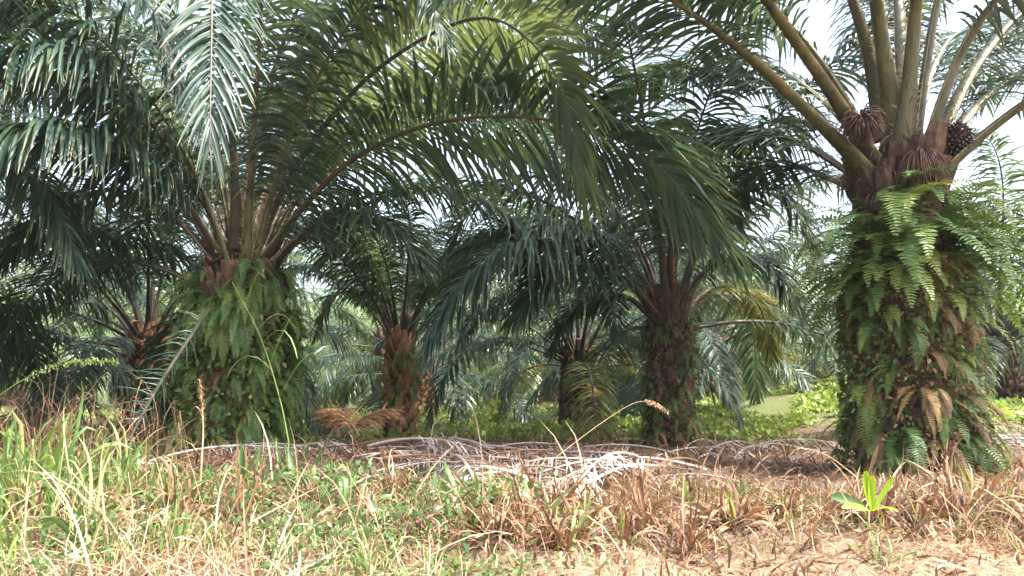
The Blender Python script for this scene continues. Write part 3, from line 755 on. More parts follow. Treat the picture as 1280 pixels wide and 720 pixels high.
def cover_trunk(palm_, nf, z0, z1, r0, r1, pool, label, group, s=(.8, 1.2)):
    for k in range(nf):
        z = z0 + (z1 - z0) * (k + rng.random()) / nf
        a = -math.pi / 2 + rng.uniform(-1.85, 1.85)
        rad = r0 + (r1 - r0) * (z - z0) / (z1 - z0)
        fern_on(palm_, z, a, rad, pool[rng.integers(len(pool))], label, group, rng.uniform(*s))
cover_trunk(A, 96, .2, 2.4, .42, .46, hang + short[:2] + hang + arch[:1], 'green sword fern in the dense skirt hiding the left trunk', 'ferns on the left palm trunk', (.6, 1.15))
cover_trunk(B, 26, 1.3, 2.6, .40, .34, arch + pale + pale, 'green sword fern growing from the upper trunk of the tall right palm', 'ferns on the upper right palm trunk', (.6, 1.0))
cover_trunk(B, 16, 1.7, 2.6, .40, .38, arch + pale + pale, 'wide arching sword fern around the shoulder of the tall right trunk', 'wide ferns on the shoulder of the right palm trunk', (1.0, 1.6))
cover_trunk(B, 46, .1, 1.5, .50, .45, short + hang[:1], 'small green fern on the lower trunk of the tall right palm', 'small ferns on the lower right palm trunk', (.7, 1.1))
cover_trunk(B, 22, .05, 2.1, .50, .42, dryf, 'dry brown fern on the lower trunk of the tall right palm', 'dry ferns on the right palm trunk', (.7, 1.1))
cover_trunk(Cc, 20, .1, 1.6, .27, .25, short, 'small dark fern on the middle palm trunk', 'ferns on the middle palm trunk', (.7, 1.1))
cover_trunk(D, 12, .5, 1.4, .20, .18, short, 'fern tuft on the slender reddish trunk', 'ferns on the slender trunk', (.8, 1.2))
cover_trunk(Fp, 9, .1, 1.3, .36, .3, short + hang[:2], 'fern tuft on the sunlit trunk at the left', 'ferns on the sunlit left trunk', (.8, 1.2))
cover_trunk(E, 6, .1, 1.0, .36, .3, short, 'fern tuft on the short palm trunk', 'ferns on the short palm trunk', (.8, 1.2))
cover_trunk(G, 5, .1, 1.6, .36, .3, short, 'fern tuft on the trunk far right behind the middle palm', 'ferns on the trunk behind the middle palm', (1, 1.4))
for a, z, lab in ((-2.2, 2.45, 'long arching fern reaching left from the crown of the right palm'), (-1.9, 2.1, 'broad fern hanging at the left front of the right palm'),
                  (-.6, 1.9, 'wide fern reaching out to the right of the right palm'), (-1.1, 2.2, 'broad fern in the middle of the right palm trunk'), (-.25, 1.6, 'low wide fern pointing to the right edge'),
                  (-2.8, 1.8, 'broad fern sticking out to the left of the right palm'),
                  (-2.5, 2.25, 'large fern high on the left shoulder of the right palm'), (-.35, 2.2, 'large fern high on the right shoulder of the right palm'), (-3.1, 1.5, 'large fern low on the left flank of the right palm'), (.0, 1.9, 'large fern half behind the right flank of the right palm')):
    fern_on(B, z, a, .42, bigf[int(rng.integers(2))], lab, None, 1.0)
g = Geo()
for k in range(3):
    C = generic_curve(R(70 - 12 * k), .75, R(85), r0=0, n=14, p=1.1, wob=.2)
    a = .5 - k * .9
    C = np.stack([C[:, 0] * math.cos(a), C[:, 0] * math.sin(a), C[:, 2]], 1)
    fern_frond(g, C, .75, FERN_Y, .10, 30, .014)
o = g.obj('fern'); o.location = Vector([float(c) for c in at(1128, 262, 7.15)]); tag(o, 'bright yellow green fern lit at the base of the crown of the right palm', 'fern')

# creeping leaves on B's lower trunk and skirt (uncountable)
def leaf_scatter(g, P, Nrm, size, mat, K=3, wr=.38, droop=.8, jit=.6):
    n_ = len(P)
    d = unit(Nrm + rng.normal(0, jit, (n_, 3)))
    Q = grow(P, d, size, K, np.full(n_, droop))
    sd_ = unit(np.cross(d, rng.normal(0, 1, (n_, 3))))
    prof = np.interp(np.linspace(0, 1, K), [0, .4, 1], [.25, 1, .08])
    strips(g, Q, sd_[:, None, :] * (prof[None, :, None] * (size * wr)[:, None, None]), mat)
def trunk_leaves(palm_, r, h, count, size, mats, name, label, flare=1.3):
    g = Geo()
    for mt, fr_ in mats:
        c = int(count * fr_)
        a = rng.uniform(0, 2 * np.pi, c); z = rng.uniform(0, h, c) ** 1.0
        rr = r * np.interp(z / h, [0, .2, 1], [flare, 1.05, 1]) * rng.uniform(.92, 1.15, c)
        o_ = np.stack([np.cos(a), np.sin(a), np.zeros(c)], 1)
        P = o_ * rr[:, None] + np.stack([z * 0, z * 0, z], 1) + np.array(palm_.location)
        leaf_scatter(g, P, o_ + np.array((0, 0, -.2)), rng.uniform(.6, 1.4, c) * size, mt)
    return tag(g.obj(name), label, 'creeper', kind='stuff')
trunk_leaves(B, .53, 2.0, 7000, .05, [(CREEP, .68), (FERN_D, .32)], 'creeper', 'small leaved creeper and dry litter clinging to the lower right trunk')
trunk_leaves(A, .62, 1.9, 3800, .07, [(CREEP, .9), (FERN_D, .1)], 'creeper', 'creeping leaves between the ferns on the left trunk')
trunk_leaves(Cc, .32, 1.7, 1500, .055, [(CREEP, .8), (FERN_D, .2)], 'creeper', 'dark creeping leaves on the middle trunk', 1.15)

# ------------------------------------------------------------------ ground plants
def scatter_xy(nn, x0, x1, y0, y1, dens=None):
    x = rng.uniform(x0, x1, nn * 3); y = rng.uniform(y0, y1, nn * 3)
    if dens is not None:
        k_ = rng.random(nn * 3) < dens(x, y); x, y = x[k_], y[k_]
    return x[:nn], y[:nn]
def blades(g, x, y, L, wd, mat, droop=(.5, 2.2), K=5, lean=.6, rnd=None, zoff=0):
    n_ = len(x)
    P0 = np.stack([x, y, gz(x, y) + zoff - .01], 1)
    a = rng.uniform(0, 2 * np.pi, n_); le = np.abs(rng.normal(0, lean, n_))
    d = unit(np.stack([np.cos(a) * le, np.sin(a) * le, np.ones(n_)], 1))
    P = grow(P0, d, L, K, rng.uniform(*droop, n_), 1.6, side=rng.normal(0, .3, (n_, 3)) * np.array((1, 1, .2)))
    D_ = unit(np.gradient(P, axis=1))
    b2 = rng.uniform(0, 2 * np.pi, n_)
    w0 = np.stack([np.cos(b2), np.sin(b2), np.zeros(n_)], 1)[:, None, :]
    w0 = unit(w0 - (w0 * D_).sum(-1, keepdims=True) * D_)
    prof = np.interp(np.linspace(0, 1, K), [0, .3, .7, 1], [.6, 1, .7, .04])
    strips(g, P, w0 * (prof[None, :, None] * np.broadcast_to(wd, (n_,))[:, None, None]), mat, rnd=rnd)
sig = lambda v: 1 / (1 + np.exp(-v))
left = lambda x, y: sig(-(x + .65 + (y - 4) * .1) * 3)
# green grass, left
g = Geo()
x, y = scatter_xy(3400, -4.6, 1.0, 2.9, 6.0, lambda x, y: left(x, y) * (.12 + .88 * (vnoise(x + 9, y, 1.6, 5) > .5)))
blades(g, x, y, rng.uniform(.07, .26, len(x)), rng.uniform(.003, .008, len(x)), GRASS, lean=.9)
x, y = scatter_xy(800, -4.6, -1.4, 4.0, 6.0, lambda x, y: sig(-(x + 2.7) * 4))
blades(g, x, y, rng.uniform(.25, .6, len(x)), rng.uniform(.006, .013, len(x)), GRASS, lean=.35, K=7)
x, y = scatter_xy(500, -1, 3.5, 4.4, 6.2)
blades(g, x, y, rng.uniform(.08, .28, len(x)), rng.uniform(.003, .006, len(x)), GRASS)
tag(g.obj('grass'), 'green grass growing thick at the lower left', 'grass', kind='stuff')
# straw
g = Geo()
pn = lambda x, y: (.12 + .88 * (vnoise(x, y, 1.9, 8) > .48))
x, y = scatter_xy(5200, -4.6, 1.4, 2.9, 5.2, lambda x, y: sig(-(x + .3) * 2.5) * pn(x, y))
blades(g, x, y, rng.uniform(.06, .30, len(x)), rng.uniform(.0015, .004, len(x)), STRAW, lean=1.6, droop=(0, 2))
x, y = scatter_xy(520, -4.6, .8, 3.0, 5.4, lambda x, y: sig(-(x - .2) * 2) * pn(x, y))
blades(g, x, y, rng.uniform(.2, .75, len(x)), rng.uniform(.002, .006, len(x)), STRAW, lean=3, droop=(0, 1.5), K=6, zoff=.04)
x, y = scatter_xy(5500, .2, 4.4, 3.1, 5.6, lambda x, y: .3 + .7 * (vnoise(x, y, 3, 8) > .5))
blades(g, x, y, rng.uniform(.04, .22, len(x)), rng.uniform(.0015, .0035, len(x)), STRAW, lean=2.6, droop=(.2, 3))
x, y = scatter_xy(600, -.5, 4.4, 4.2, 6.4)
blades(g, x, y, rng.uniform(.15, .45, len(x)), rng.uniform(.0015, .0035, len(x)), STRAW, lean=1.4, droop=(0, 1.2), K=6)
x, y = scatter_xy(700, -6.6, -3.0, 6.2, 10, lambda x, y: sig(-(x + y * .45) * 3))
blades(g, x, y, rng.uniform(.4, 1.3, len(x)), rng.uniform(.002, .007, len(x)), BROWN, lean=.5, K=7)
tag(g.obj('dry_grass'), 'pale straw coloured dry grass lying across the front', 'dry grass', kind='stuff')
# leaf litter
g = Geo()
x, y = scatter_xy(250, -3.2, 2.2, 6.3, 8.9)
blades(g, x, y, rng.uniform(.12, .5, len(x)), rng.uniform(.002, .007, len(x)), BROWN, lean=1.8, droop=(.2, 3), K=6, zoff=.08)
x, y = scatter_xy(11000, -5, 5.5, 4.3, 11.5)
blades(g, x, y, rng.uniform(.06, .28, len(x)), rng.uniform(.004, .011, len(x)), BROWN, lean=3.5, droop=(0, 1.5), K=4, zoff=.02)
x, y = scatter_xy(5500, -4, 4.2, 3.2, 5.2)
blades(g, x, y, rng.uniform(.03, .14, len(x)), rng.uniform(.003, .01, len(x)), BROWN, lean=3.5, droop=(0, 1.5), K=4, zoff=.02)
tag(g.obj('leaf_litter'), 'brown fallen leaf pieces strewn between the palms', 'leaf litter', kind='stuff')
# bright ground cover further back
g = Geo()
for (cx, cy, sx, sy, nn, hh) in ((4.6, 13.5, 2.2, 2.2, 6500, .34), (0.2, 12.5, 2.2, 1.0, 3200, .22), (8.2, 12.5, 1.6, 2.2, 4200, .34), (2.3, 14.5, 2.2, 1.6, 3000, .24), (-3, 16, 3, 1.5, 1500, .2), (0, 20, 5, 2, 4000, .5), (9, 20, 4, 3, 4000, .5), (-8, 20, 4, 3, 2500, .5), (4.5, 19, 3, 2.5, 4000, .5), (6.5, 15, 2, 2, 3500, .4)):
    x = rng.normal(cx, sx * .55, nn); y = rng.normal(cy, sy * .55, nn)
    hgt = vnoise(x, y, 1.7, 11) * hh * np.exp(-((x - cx) / sx) ** 2 - ((y - cy) / sy) ** 2) + .03
    P = np.stack([x, y, gz(x, y) + hgt * rng.random(nn)], 1)
    keep = vnoise(x, y, 1.1, 51) + .35 * vnoise(x, y, 4, 52) > .52; P = P[keep]; nn = len(P)
    leaf_scatter(g, P, np.array((0, 0, .6)) + rng.normal(0, .5, (nn, 3)), rng.uniform(.03, .13, nn), COVER, droop=.5)
tag(g.obj('ground_cover'), 'bright green creeping ground cover lit by sun beyond the palms', 'ground cover', kind='stuff')
# small broad weeds, left foreground
g = Geo()
nn = 6000
x, y = scatter_xy(nn, -4.0, .6, 3.2, 6.4, lambda x, y: (vnoise(x, y, 1.3, 21) > .5) * left(x - .6, y)); nn = len(x)
P = np.stack([x, y, gz(x, y) + rng.uniform(.0, .2, nn) * vnoise(x, y, 2, 22)], 1)
leaf_scatter(g, P, np.array((0, 0, .9)) + rng.normal(0, .6, (nn, 3)), rng.uniform(.02, .06, nn) * np.clip(y / 5, .6, 1.2), BROAD, droop=.5, wr=.33)
nn = 2600
x, y = scatter_xy(nn, -2.3, .2, 4.3, 5.9, lambda x, y: np.exp(-((x + 1.1) / .9) ** 2 - ((y - 5.1) / .6) ** 2) * (vnoise(x, y, 2.2, 31) > .35)); nn = len(x)
P = np.stack([x, y, gz(x, y) + .03 + .28 * vnoise(x, y, 2.6, 32) * rng.random(nn)], 1)
leaf_scatter(g, P, np.array((0, 0, .8)) + rng.normal(0, .6, (nn, 3)), rng.uniform(.03, .09, nn), BROAD, droop=.9, wr=.2)
tag(g.obj('weeds'), 'low broad leaved green weeds among the left grass', 'weeds', kind='stuff')

# withered tussocks: each one a plant
def tussock(nb_, Lmin, Lmax, wd, mat, lean=.55, droop=(.8, 3.0), extra=None):
    g = Geo()
    a = rng.uniform(0, 2 * np.pi, nb_); le = np.abs(rng.normal(0, lean, nb_))
    P0 = np.stack([np.cos(a) * .04, np.sin(a) * .04, np.full(nb_, -.02)], 1) * rng.uniform(.2, 1.6, nb_)[:, None]
    d = unit(np.stack([np.cos(a) * le, np.sin(a) * le, np.ones(nb_)], 1))
    K = 8
    P = grow(P0, d, rng.uniform(Lmin, Lmax, nb_), K, rng.uniform(*droop, nb_), 1.8, side=rng.normal(0, .45, (nb_, 3)) * np.array((1, 1, .1)))
    D_ = unit(np.gradient(P, axis=1))
    w0 = np.stack([-np.sin(a), np.cos(a), rng.normal(0, .4, nb_)], 1)[:, None, :]
    tw = np.linspace(0, 1, K)[None, :, None] * rng.normal(0, 1.2, (nb_, 1, 1))
    w0 = unit(w0 - (w0 * D_).sum(-1, keepdims=True) * D_)
    w1 = np.cross(D_, w0)
    w0 = w0 * np.cos(tw) + w1 * np.sin(tw); w1 = np.cross(D_, w0)
    prof = np.interp(np.linspace(0, 1, K), [0, .35, .7, 1], [.45, 1, .8, .05]) * rng.uniform(.85, 1.15, K)
    ww = (prof[None, :, None] * (wd * rng.uniform(.5, 1.25, nb_))[:, None, None])
    strips(g, P, w0 * ww, mat, fold=w1 * ww * .35)
    if extra:
        m2 = extra
        k_ = 4
        P = grow(np.zeros((k_, 3)), unit(np.stack([rng.normal(0, .4, k_), rng.normal(0, .4, k_), np.ones(k_)], 1)), rng.uniform(Lmin, Lmax, k_), 6, rng.uniform(.3, 1.5, k_))
        strips(g, P, np.array((1., 0, 0))[None, None] * (np.interp(np.linspace(0, 1, 6), [0, .4, 1], [.4, 1, .05])[None, :, None] * wd), m2)
    return g.mesh('withered_tussock')
tus = [tussock(52, .2, .62, .0085, BROWN, droop=(.1, 3.6), lean=.75) for _ in range(6)] + [tussock(30, .18, .5, .014, BROWN, extra=GRASS, lean=1.0, droop=(.1, 3.6)) for _ in range(4)]
tspots = []
for _ in range(44):
    for _try in range(50):
        x = rng.uniform(-.9, 4.3); y = rng.uniform(4.4, 6.4)
        if rng.random() > sig((x + .6) * 3) * (1 - .55 * sig((y - 5.6) * 4)) * (.25 + .75 * sig((y - 4.9 + .25 * math.sin(x * 3)) * 9)): continue
        if all((x - a) ** 2 + (y - b_) ** 2 > .17 ** 2 for a, b_ in tspots): break
    tspots.append((x, y))
for _ in range(40):
    tspots.append((rng.normal(.15, .36), rng.uniform(4.2, 5.3)))
for _ in range(30):
    tspots.append((rng.uniform(1.3, 3.0), rng.normal(5.1, .25)))
for k, (x, y) in enumerate(tspots):
    o = link(bpy.data.objects.new('withered_tussock', tus[k % len(tus)]))
    o.location = (x, y, float(gz(x, y))); o.rotation_euler = (rng.normal(0, .12), rng.normal(0, .12), rng.uniform(0, 6.28)); s = rng.uniform(.5, 1.05) * (.72 if y > 5.2 or x < 0 else 1.0); o.scale = (s, s, s * rng.uniform(.7, 1.1))
    tag(o, 'withered brown leafy tussock on the bare bank at the front', 'tussock', 'withered tussocks along the front bank')

for k in range(22):      # brown ones among the left grass
    x = rng.uniform(-2.9, -.4); y = rng.uniform(4.6, 6.0)
    o = link(bpy.data.objects.new('withered_tussock', tus[k % len(tus)]))
    o.location = (x, y, float(gz(x, y))); o.rotation_euler = (rng.normal(0, .2), rng.normal(0, .2), rng.uniform(0, 6.28)); o.scale = (rng.uniform(.6, 1.0),) * 3
    tag(o, 'withered brown tussock half sunk in the green grass at the left', 'tussock', 'withered tussocks in the left grass')
# green broad bladed plants
def blade_plant(px, depth, nb_, Lmin, Lmax, wd, mat, label, lean=.35, name='leafy_plant', droop=(.4, 1.6), yoff=0.0, group=None):
    c = base_at(px, depth)
    o = link(bpy.data.objects.new(name, tussock(nb_, Lmin, Lmax, wd, mat, lean, droop)))
    o.location = [float(v) for v in c]; o.rotation_euler = (0, 0, rng.uniform(0, 6))
    return tag(o, label, 'plant', group)
blade_plant(372, 5.6, 9, .35, .55, .024, BROAD, 'upright plant with broad dark green blades below the left fern trunk', lean=.2, droop=(0, .5))
blade_plant(318, 5.4, 7, .3, .45, .022, BROAD, 'smaller broad bladed green plant left of the upright one', lean=.25, droop=(0, .5))
blade_plant(75, 5.4, 22, .5, .85, .02, GRASS, 'big clump of broad green grass at the left edge', lean=.5)
blade_plant(25, 5.0, 20, .5, .8, .017, GRASS, 'green grass clump cut by the left edge of the view', lean=.5)
blade_plant(150, 5.8, 14, .35, .6, .02, GRASS, 'green clump between the left edge grass and the leaning bare frond', lean=.5)
blade_plant(430, 5.0, 12, .25, .45, .018, BROAD, 'dark green clump under the near end of the bleached frond pile', lean=.8, droop=(.8, 2.6))
blade_plant(255, 5.1, 12, .25, .5, .016, BROAD, 'dark arching clump in front of the dry tan reed', lean=.8, droop=(.8, 2.6))
blade_plant(120, 4.4, 9, .2, .4, .02, BROAD, 'dark broad bladed clump low in the left grass', lean=.6, droop=(.5, 2))
blade_plant(600, 4.9, 14, .3, .6, .016, GRASS, 'arching green clump in front of the bleached stalks', lean=.8, droop=(1, 3))
blade_plant(640, 5.5, 8, .3, .45, .018, GRASS, 'short green clump just behind the arching one', lean=.6)
blade_plant(220, 4.2, 12, .18, .36, .012, GRASS, 'low green clump in the straw at lower left', lean=.6)
blade_plant(470, 3.9, 14, .15, .34, .008, GRASS, 'fine green clump at the bottom centre left', lean=.6)
blade_plant(30, 3.9, 8, .35, .6, .009, COVER, 'pale green sedge at the lower left corner', lean=.3)
blade_plant(860, 5.9, 12, .15, .3, .016, GRASS, 'low green clump in the shade before the middle trunk', lean=.7)
blade_plant(925, 6.2, 14, .15, .3, .016, GRASS, 'low green clump in the shade left of the big right trunk', lean=.7)
blade_plant(1095, 4.15, 7, .2, .34, .010, GRASS, 'small yellow green shoot at the lower right', lean=.8)

# lime seedling
g = Geo()
def blade(g, p0, d, L, wd, mat, droop=.4, K=7, side=None):
    P = grow(np.array([p0], float), unit(np.array([d], float)), np.array([L]), K, np.array([droop]), 1.5)
    D_ = unit(np.gradient(P, axis=1)); s = np.array([side if side is not None else (1, 0, 0)], float)[:, None, :]
    w0 = unit(s - (s * D_).sum(-1, keepdims=True) * D_)
    ww = np.interp(np.linspace(0, 1, K), [0, .3, .75, .95, 1], [.25, .8, 1, .75, .3])[None, :, None] * wd
    strips(g, P, w0 * ww, mat, fold=np.cross(D_, w0) * ww * .4)
blade(g, (0, 0, 0), (-.15, -.1, 1), .24, .028, LIME, .1)
blade(g, (.0, 0, 0), (.02, -.1, 1), .21, .025, LIME, .1)
blade(g, (.01, 0, 0), (.55, -.1, 1), .24, .018, LIME, .2, side=(1, 0, -.5))
blade(g, (-.01, 0, 0), (-.9, -.1, .6), .26, .03, BROAD, .6, side=(.4, .2, 1))
blade(g, (-.01, 0, 0), (-.8, -.3, .35), .22, .02, LIME, .6, side=(.4, .5, .7))
blade(g, (0, 0, 0), (.3, -.5, .3), .18, .016, LIME, .9)
o = g.obj('palm_seedling'); o.location = Vector([float(c) for c in base_at(1082, 4.6)]) + Vector((0, 0, .10)); o.scale = (.95,) * 3
tag(o, 'small seedling with bright lime green upright leaves at the lower right', 'seedling')
# pale stray leaves near it
for (px, py, d, ang, L, lab) in ((1080, 645, 4.5, -.6, .2, 'pale curled dead leaf below the lime seedling'), (1130, 650, 4.4, .9, .2, 'tan pointed leaf sticking up right of the lime seedling'),
                                 (1082, 585, 4.9, 1.35, .25, 'dry upright blade above the lime seedling')):
    g = Geo(); blade(g, (0, 0, 0), (math.cos(ang), -.2, math.sin(ang)), L, .013, STRAW, .2)
    o = g.obj('dead_leaf'); p = at(px, py, d); o.location = [float(c) for c in p]
    o.location.z = max(o.location.z - .1, float(gz(p[0], p[1])) + .0)
    tag(o, lab, 'leaf')

# tall stalks
def stalk(points, r, mat, name, label, cat, leaves=(), head=None):
    P, L = spline([at(*p) for p in points], 26)
    zb = float(gz(P[0, 0], P[0, 1])); P[0, 2] = min(P[0, 2], zb)
    t = thing(name, P[0], label, cat)
    g = Geo(); Q = P - P[0]
    tube(g, Q, np.linspace(r, r * .35, 26), mat, seg=6)
    g.obj('stem', t)
    g = Geo(); anyl = False
    for (u, sx, Ls, wd, mt, dr) in leaves:
        blade(g, Q[int(u * 25)], (sx, rng.normal(0, .3), 1.0), Ls, wd, mt, dr, side=(rng.normal(0, .3), 1, .2)); anyl = True
    if anyl: g.obj('leaf_blades', t)
    if head:
        g = Geo(); m_ = 260; uu = rng.uniform(head[0], 1, m_); p = interp_curve(Q, uu)
        d = unit(rng.normal(0, 1, (m_, 3)))
        Pk = grow(p, d, np.full(m_, head[1]), 3, np.full(m_, .3))
        strips(g, Pk, unit(np.cross(d, np.array((0, 0, 1.))))[:, None, :] * np.array([.002, .002, .0005])[None, :, None] * head[2], head[3])
        g.obj('seed_head', t)
    return t
stalk([(362, 560, 6.0), (350, 500, 6.0), (325, 420, 6.0), (290, 352, 6.0)], .006, STEM, 'reed', 'tall green reed leaning in front of the left fern trunk', 'reed',
      [(.45, -.8, .45, .008, GRASS, 2.5), (.6, .8, .5, .008, GRASS, 3), (.7, .5, .4, .007, GRASS, 2), (.3, .5, .5, .009, GRASS, .8), (.5, .3, .4, .008, GRASS, .4), (.85, .3, .3, .006, GRASS, .5)])
stalk([(252, 575, 5.4), (254, 530, 5.4), (250, 475, 5.4)], .006, TANSTEM, 'dry_reed', 'dry tan reed standing before the left fern trunk', 'reed',
      [(.5, -.4, .2, .006, STRAW, 1.5), (.6, .3, .2, .006, STRAW, 1)], head=(.5, .03, 1.2, STRAW))
stalk([(-30, 520, 4.6), (20, 480, 4.6), (80, 455, 4.6), (148, 452, 4.6)], .003, STEM, 'seed_grass', 'thin green seed spike bending in from the left edge', 'grass stalk', head=(.4, .03, 1.5, GRASS))
stalk([(690, 575, 5.2), (750, 530, 5.2), (790, 505, 5.2), (812, 503, 5.2), (835, 515, 5.2)], .003, TANSTEM, 'seed_grass', 'tan grass stalk with a nodding seed head in front of the middle trunk', 'grass stalk', head=(.82, .022, 1.5, STRAW))
stalk([(1215, 655, 4.7), (1172, 610, 4.7), (1180, 575, 4.7), (1200, 540, 4.7)], .003, TANSTEM, 'seed_grass', 'brown grass plume before the foot of the right trunk', 'grass stalk', head=(.4, .03, 2, BROWN))
stalk([(1075, 600, 4.9), (1035, 570, 4.9), (1000, 560, 4.9), (985, 572, 4.9)], .003, TANSTEM, 'seed_grass', 'bent straw stalk left of the big right trunk', 'grass stalk')
stalk([(150, 700, 4.0), (165, 640, 4.0), (160, 590, 4.0)], .003, TANSTEM, 'seed_grass', 'thin straw stalk rising from the lower left straw', 'grass stalk')
for (px, d, top, lab) in ((1058, 5.1, 575, 'dry upright sword leaf at the foot of the right trunk'),):
    pass
# leafy weed with oval leaves at centre
t = stalk([(606, 548, 8.6), (612, 520, 8.6), (624, 495, 8.6)], .006, STEM, 'leafy_weed', 'slim weed with pale oval leaves standing beyond the bleached stalks', 'weed')
g = Geo()
uu = rng.uniform(.15, 1, 26); base_ = np.array(t.location)
Q, _ = spline([at(606, 548, 8.6) - base_, at(612, 520, 8.6) - base_, at(624, 495, 8.6) - base_], 20)
leaf_scatter(g, interp_curve(Q, uu), rng.normal(0, 1, (26, 3)) + np.array((0, 0, .3)), rng.uniform(.06, .12, 26), COVER, K=4)
g.obj('leaves', t)
# yellow leaf hanging by palm E
for (px, py, lab) in ((740, 486, 'orange yellow leaf left of the pair by the short palm'), (753, 494, 'orange yellow leaf right of the pair by the short palm')):
    g = Geo(); blade(g, (0, 0, 0), (.6, -.2, -.5), .28, .08, YELLOW, .6, side=(.3, 1, .3) if px > 745 else (.2, .6, .8))
    o = g.obj('yellow_leaf'); o.location = [float(c) for c in at(px - 6, py - 6, 13.2)]; tag(o, lab, 'leaf')

# ------------------------------------------------------------------ fallen, bleached fronds in the windrow: each one a thing
def dead_frond_mesh(L, nl=26, bow=.25, mat=GREY, leaf=.28, wd=.008, rad=.022):
    C = generic_curve(R(20), L, R(38 + 20 * rng.random()), r0=0, n=20, p=1, wob=rng.normal(0, .35))
    rr = Geo(); tube(rr, C, np.linspace(rad, .005, 20) * .7, mat, seg=6, rw=np.linspace(rad * 1.5, .005, 20), rnd=rng.uniform(.2, .7))
    gl = Geo()
    u = rng.uniform(.25, 1, nl * 2); p = interp_curve(C, u); T = unit(np.gradient(C, axis=0)); t = interp_curve(T, u)
    s = unit(np.cross(t, np.array((0, 0, 1.)))) * rng.choice([-1, 1], nl * 2)[:, None]
    P = grow(p, unit(s * .8 + t * .7 + rng.normal(0, .3, (nl * 2, 3))), leaf * rng.uniform(.5, 1.3, nl * 2), 5, rng.uniform(.3, 2, nl * 2))
    strips(gl, P, t[:, None, :] * (np.array([.5, 1, .9, .6, .1])[None, :, None] * wd), mat)
    return rr.mesh('rachis'), gl.mesh('dry_leaflets')
deads = [dead_frond_mesh(rng.uniform(1.4, 2.8), nl=int(rng.uniform(22, 40)), rad=rng.uniform(.012, .034), leaf=rng.uniform(.2, .4), mat=[GREY, GREY, BROWN, GREY, GREY, BROWN, BROWN][_]) for _ in range(7)]
def dead(x, y, rz, z, k, label, group, s=1.0, ms=deads, tx=0, ty=0):
    t = thing('fallen_frond', (x, y, float(gz(x, y)) + z), label, 'fallen frond', group, rz)
    t.scale = (s,) * 3; t.rotation_euler = (tx, ty, rz)
    link(bpy.data.objects.new('stalk', ms[k][0]), t); link(bpy.data.objects.new('dry_leaflets', ms[k][1]), t)
    return t
for k in range(90):
    x = rng.uniform(-1.0, 1.1); y = rng.uniform(6.2, 8.6); rz = rng.choice([0, math.pi]) + rng.normal(0, .75)
    dead(x - math.cos(rz) * .8, y - math.sin(rz) * .8, rz, rng.uniform(.0, .14), k % 7, 'bleached grey fallen frond stalk in the pile across the middle', 'bleached fallen fronds in the middle pile', rng.uniform(.4, .9), tx=rng.normal(0, .25), ty=abs(rng.normal(0, .10)))
for k in range(16):
    x = rng.uniform(2.2, 3.8); y = rng.uniform(8.3, 10.5); rz = rng.choice([0, math.pi]) + rng.normal(.15, .7)
    dead(x - .6 * math.cos(rz), y, rz, rng.uniform(0, .06), k % 7, 'grey fallen frond lying in the shade left of the big right trunk', 'fallen fronds left of the right trunk', rng.uniform(.4, .75))
for k in range(16):
    x = rng.uniform(5.1, 7.5); y = rng.uniform(8.0, 10.5); rz = rng.normal(.1, .35)
    dead(x - .6, y, rz, rng.uniform(0, .25), k % 7, 'grey fallen frond in the pile at the right edge', 'fallen fronds at the right edge', rng.uniform(.7, 1))
for k in range(12):
    x = rng.uniform(-4.4, -2.2); y = rng.uniform(7.2, 9.0); rz = rng.normal(0, .6)
    dead(x, y, rz, rng.uniform(0, .12), k % 7, 'brown grey fallen frond in front of the left fern trunk', 'fallen fronds by the left trunk', rng.uniform(.6, .9))
od = [dead_frond_mesh(1.2, 60, mat=ORANGE, leaf=.45, wd=.022) for _ in range(3)]
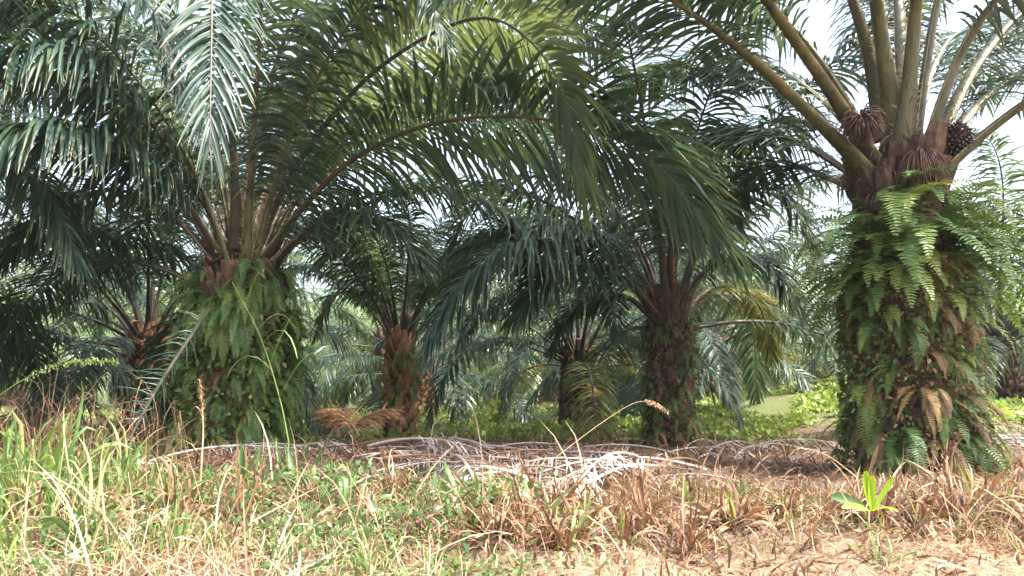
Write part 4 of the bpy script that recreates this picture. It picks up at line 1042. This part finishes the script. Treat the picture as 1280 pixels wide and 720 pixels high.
for k, (px, d, rz) in enumerate(((415, 10.6, 1.5), (440, 10.8, .8), (450, 10.4, 2.4), (432, 10.7, .3), (425, 10.5, 2.0))):
    c = base_at(px, d)
    dead(c[0] , c[1], rz, .22, k % 3, 'dry orange frond piece heaped before the slender reddish palm', 'dry orange frond pieces', .6, od, ty=-.6)
# bare frond leaning on the left trunk
C, L = spline([at(160, 552, 7.0), at(185, 505, 7.3), at(215, 455, 7.8), at(262, 385, 8.6)], 30)
t = thing('leaning_frond', C[0], 'long dark cut frond leaning against the left side of the fern skirted trunk', 'fallen frond')
DARKST = rough_mat('dark_stalk', [(0.3, (0.012, 0.014, 0.010)), (0.7, (0.05, 0.05, 0.035))], scale=6, bump=.2)
g = Geo(); Q = C - C[0]; tube(g, Q, np.linspace(.010, .018, 30), DARKST, seg=6, rw=np.linspace(.014, .024, 30)); g.obj('stalk', t)
g = Geo(); u = np.linspace(.1, .9, 34); p = interp_curve(Q, u)
for sx in (-1, 1):
    d = unit(np.stack([np.full(34, .35 * sx - .3), np.full(34, -.2), np.full(34, .35 - .9)], 1) if sx > 0 else np.stack([np.full(34, -.9), np.full(34, -.2), np.full(34, .15)], 1))
    P = grow(p, unit(d + rng.normal(0, .25, (34, 3))), rng.uniform(.1, .42, 34), 4, rng.uniform(.2, 1.6, 34))
    strips(g, P, unit(np.gradient(Q, axis=0)[:1])[None] * np.array([.004, .006, .005, .001])[None, :, None] * np.ones((34, 1, 1)), PALM)
g.obj('leaflets', t)

# ------------------------------------------------------------------ hazy air
m, n, l = new_mat('haze_air')
out = n.new('ShaderNodeOutputMaterial'); pv = n.new('ShaderNodeVolumePrincipled')
pv.inputs['Color'].default_value = (.92, .94, .97, 1); pv.inputs['Density'].default_value = 0.0005; pv.inputs['Anisotropy'].default_value = .3
l.new(pv.outputs[0], out.inputs['Volume'])
hx = np.array([(-950, -350, -3), (950, -350, -3), (950, 1600, -3), (-950, 1600, -3), (-950, -350, 14), (950, -350, 14), (950, 1600, 14), (-950, 1600, 14)], float)
g = Geo(); g.add(hx, [(0, 3, 2, 1), (4, 5, 6, 7), (0, 1, 5, 4), (1, 2, 6, 5), (2, 3, 7, 6), (3, 0, 4, 7)], m)
tag(g.obj('haze', smooth=False), 'thin bright haze in the air between the palm rows', 'haze', kind='stuff')
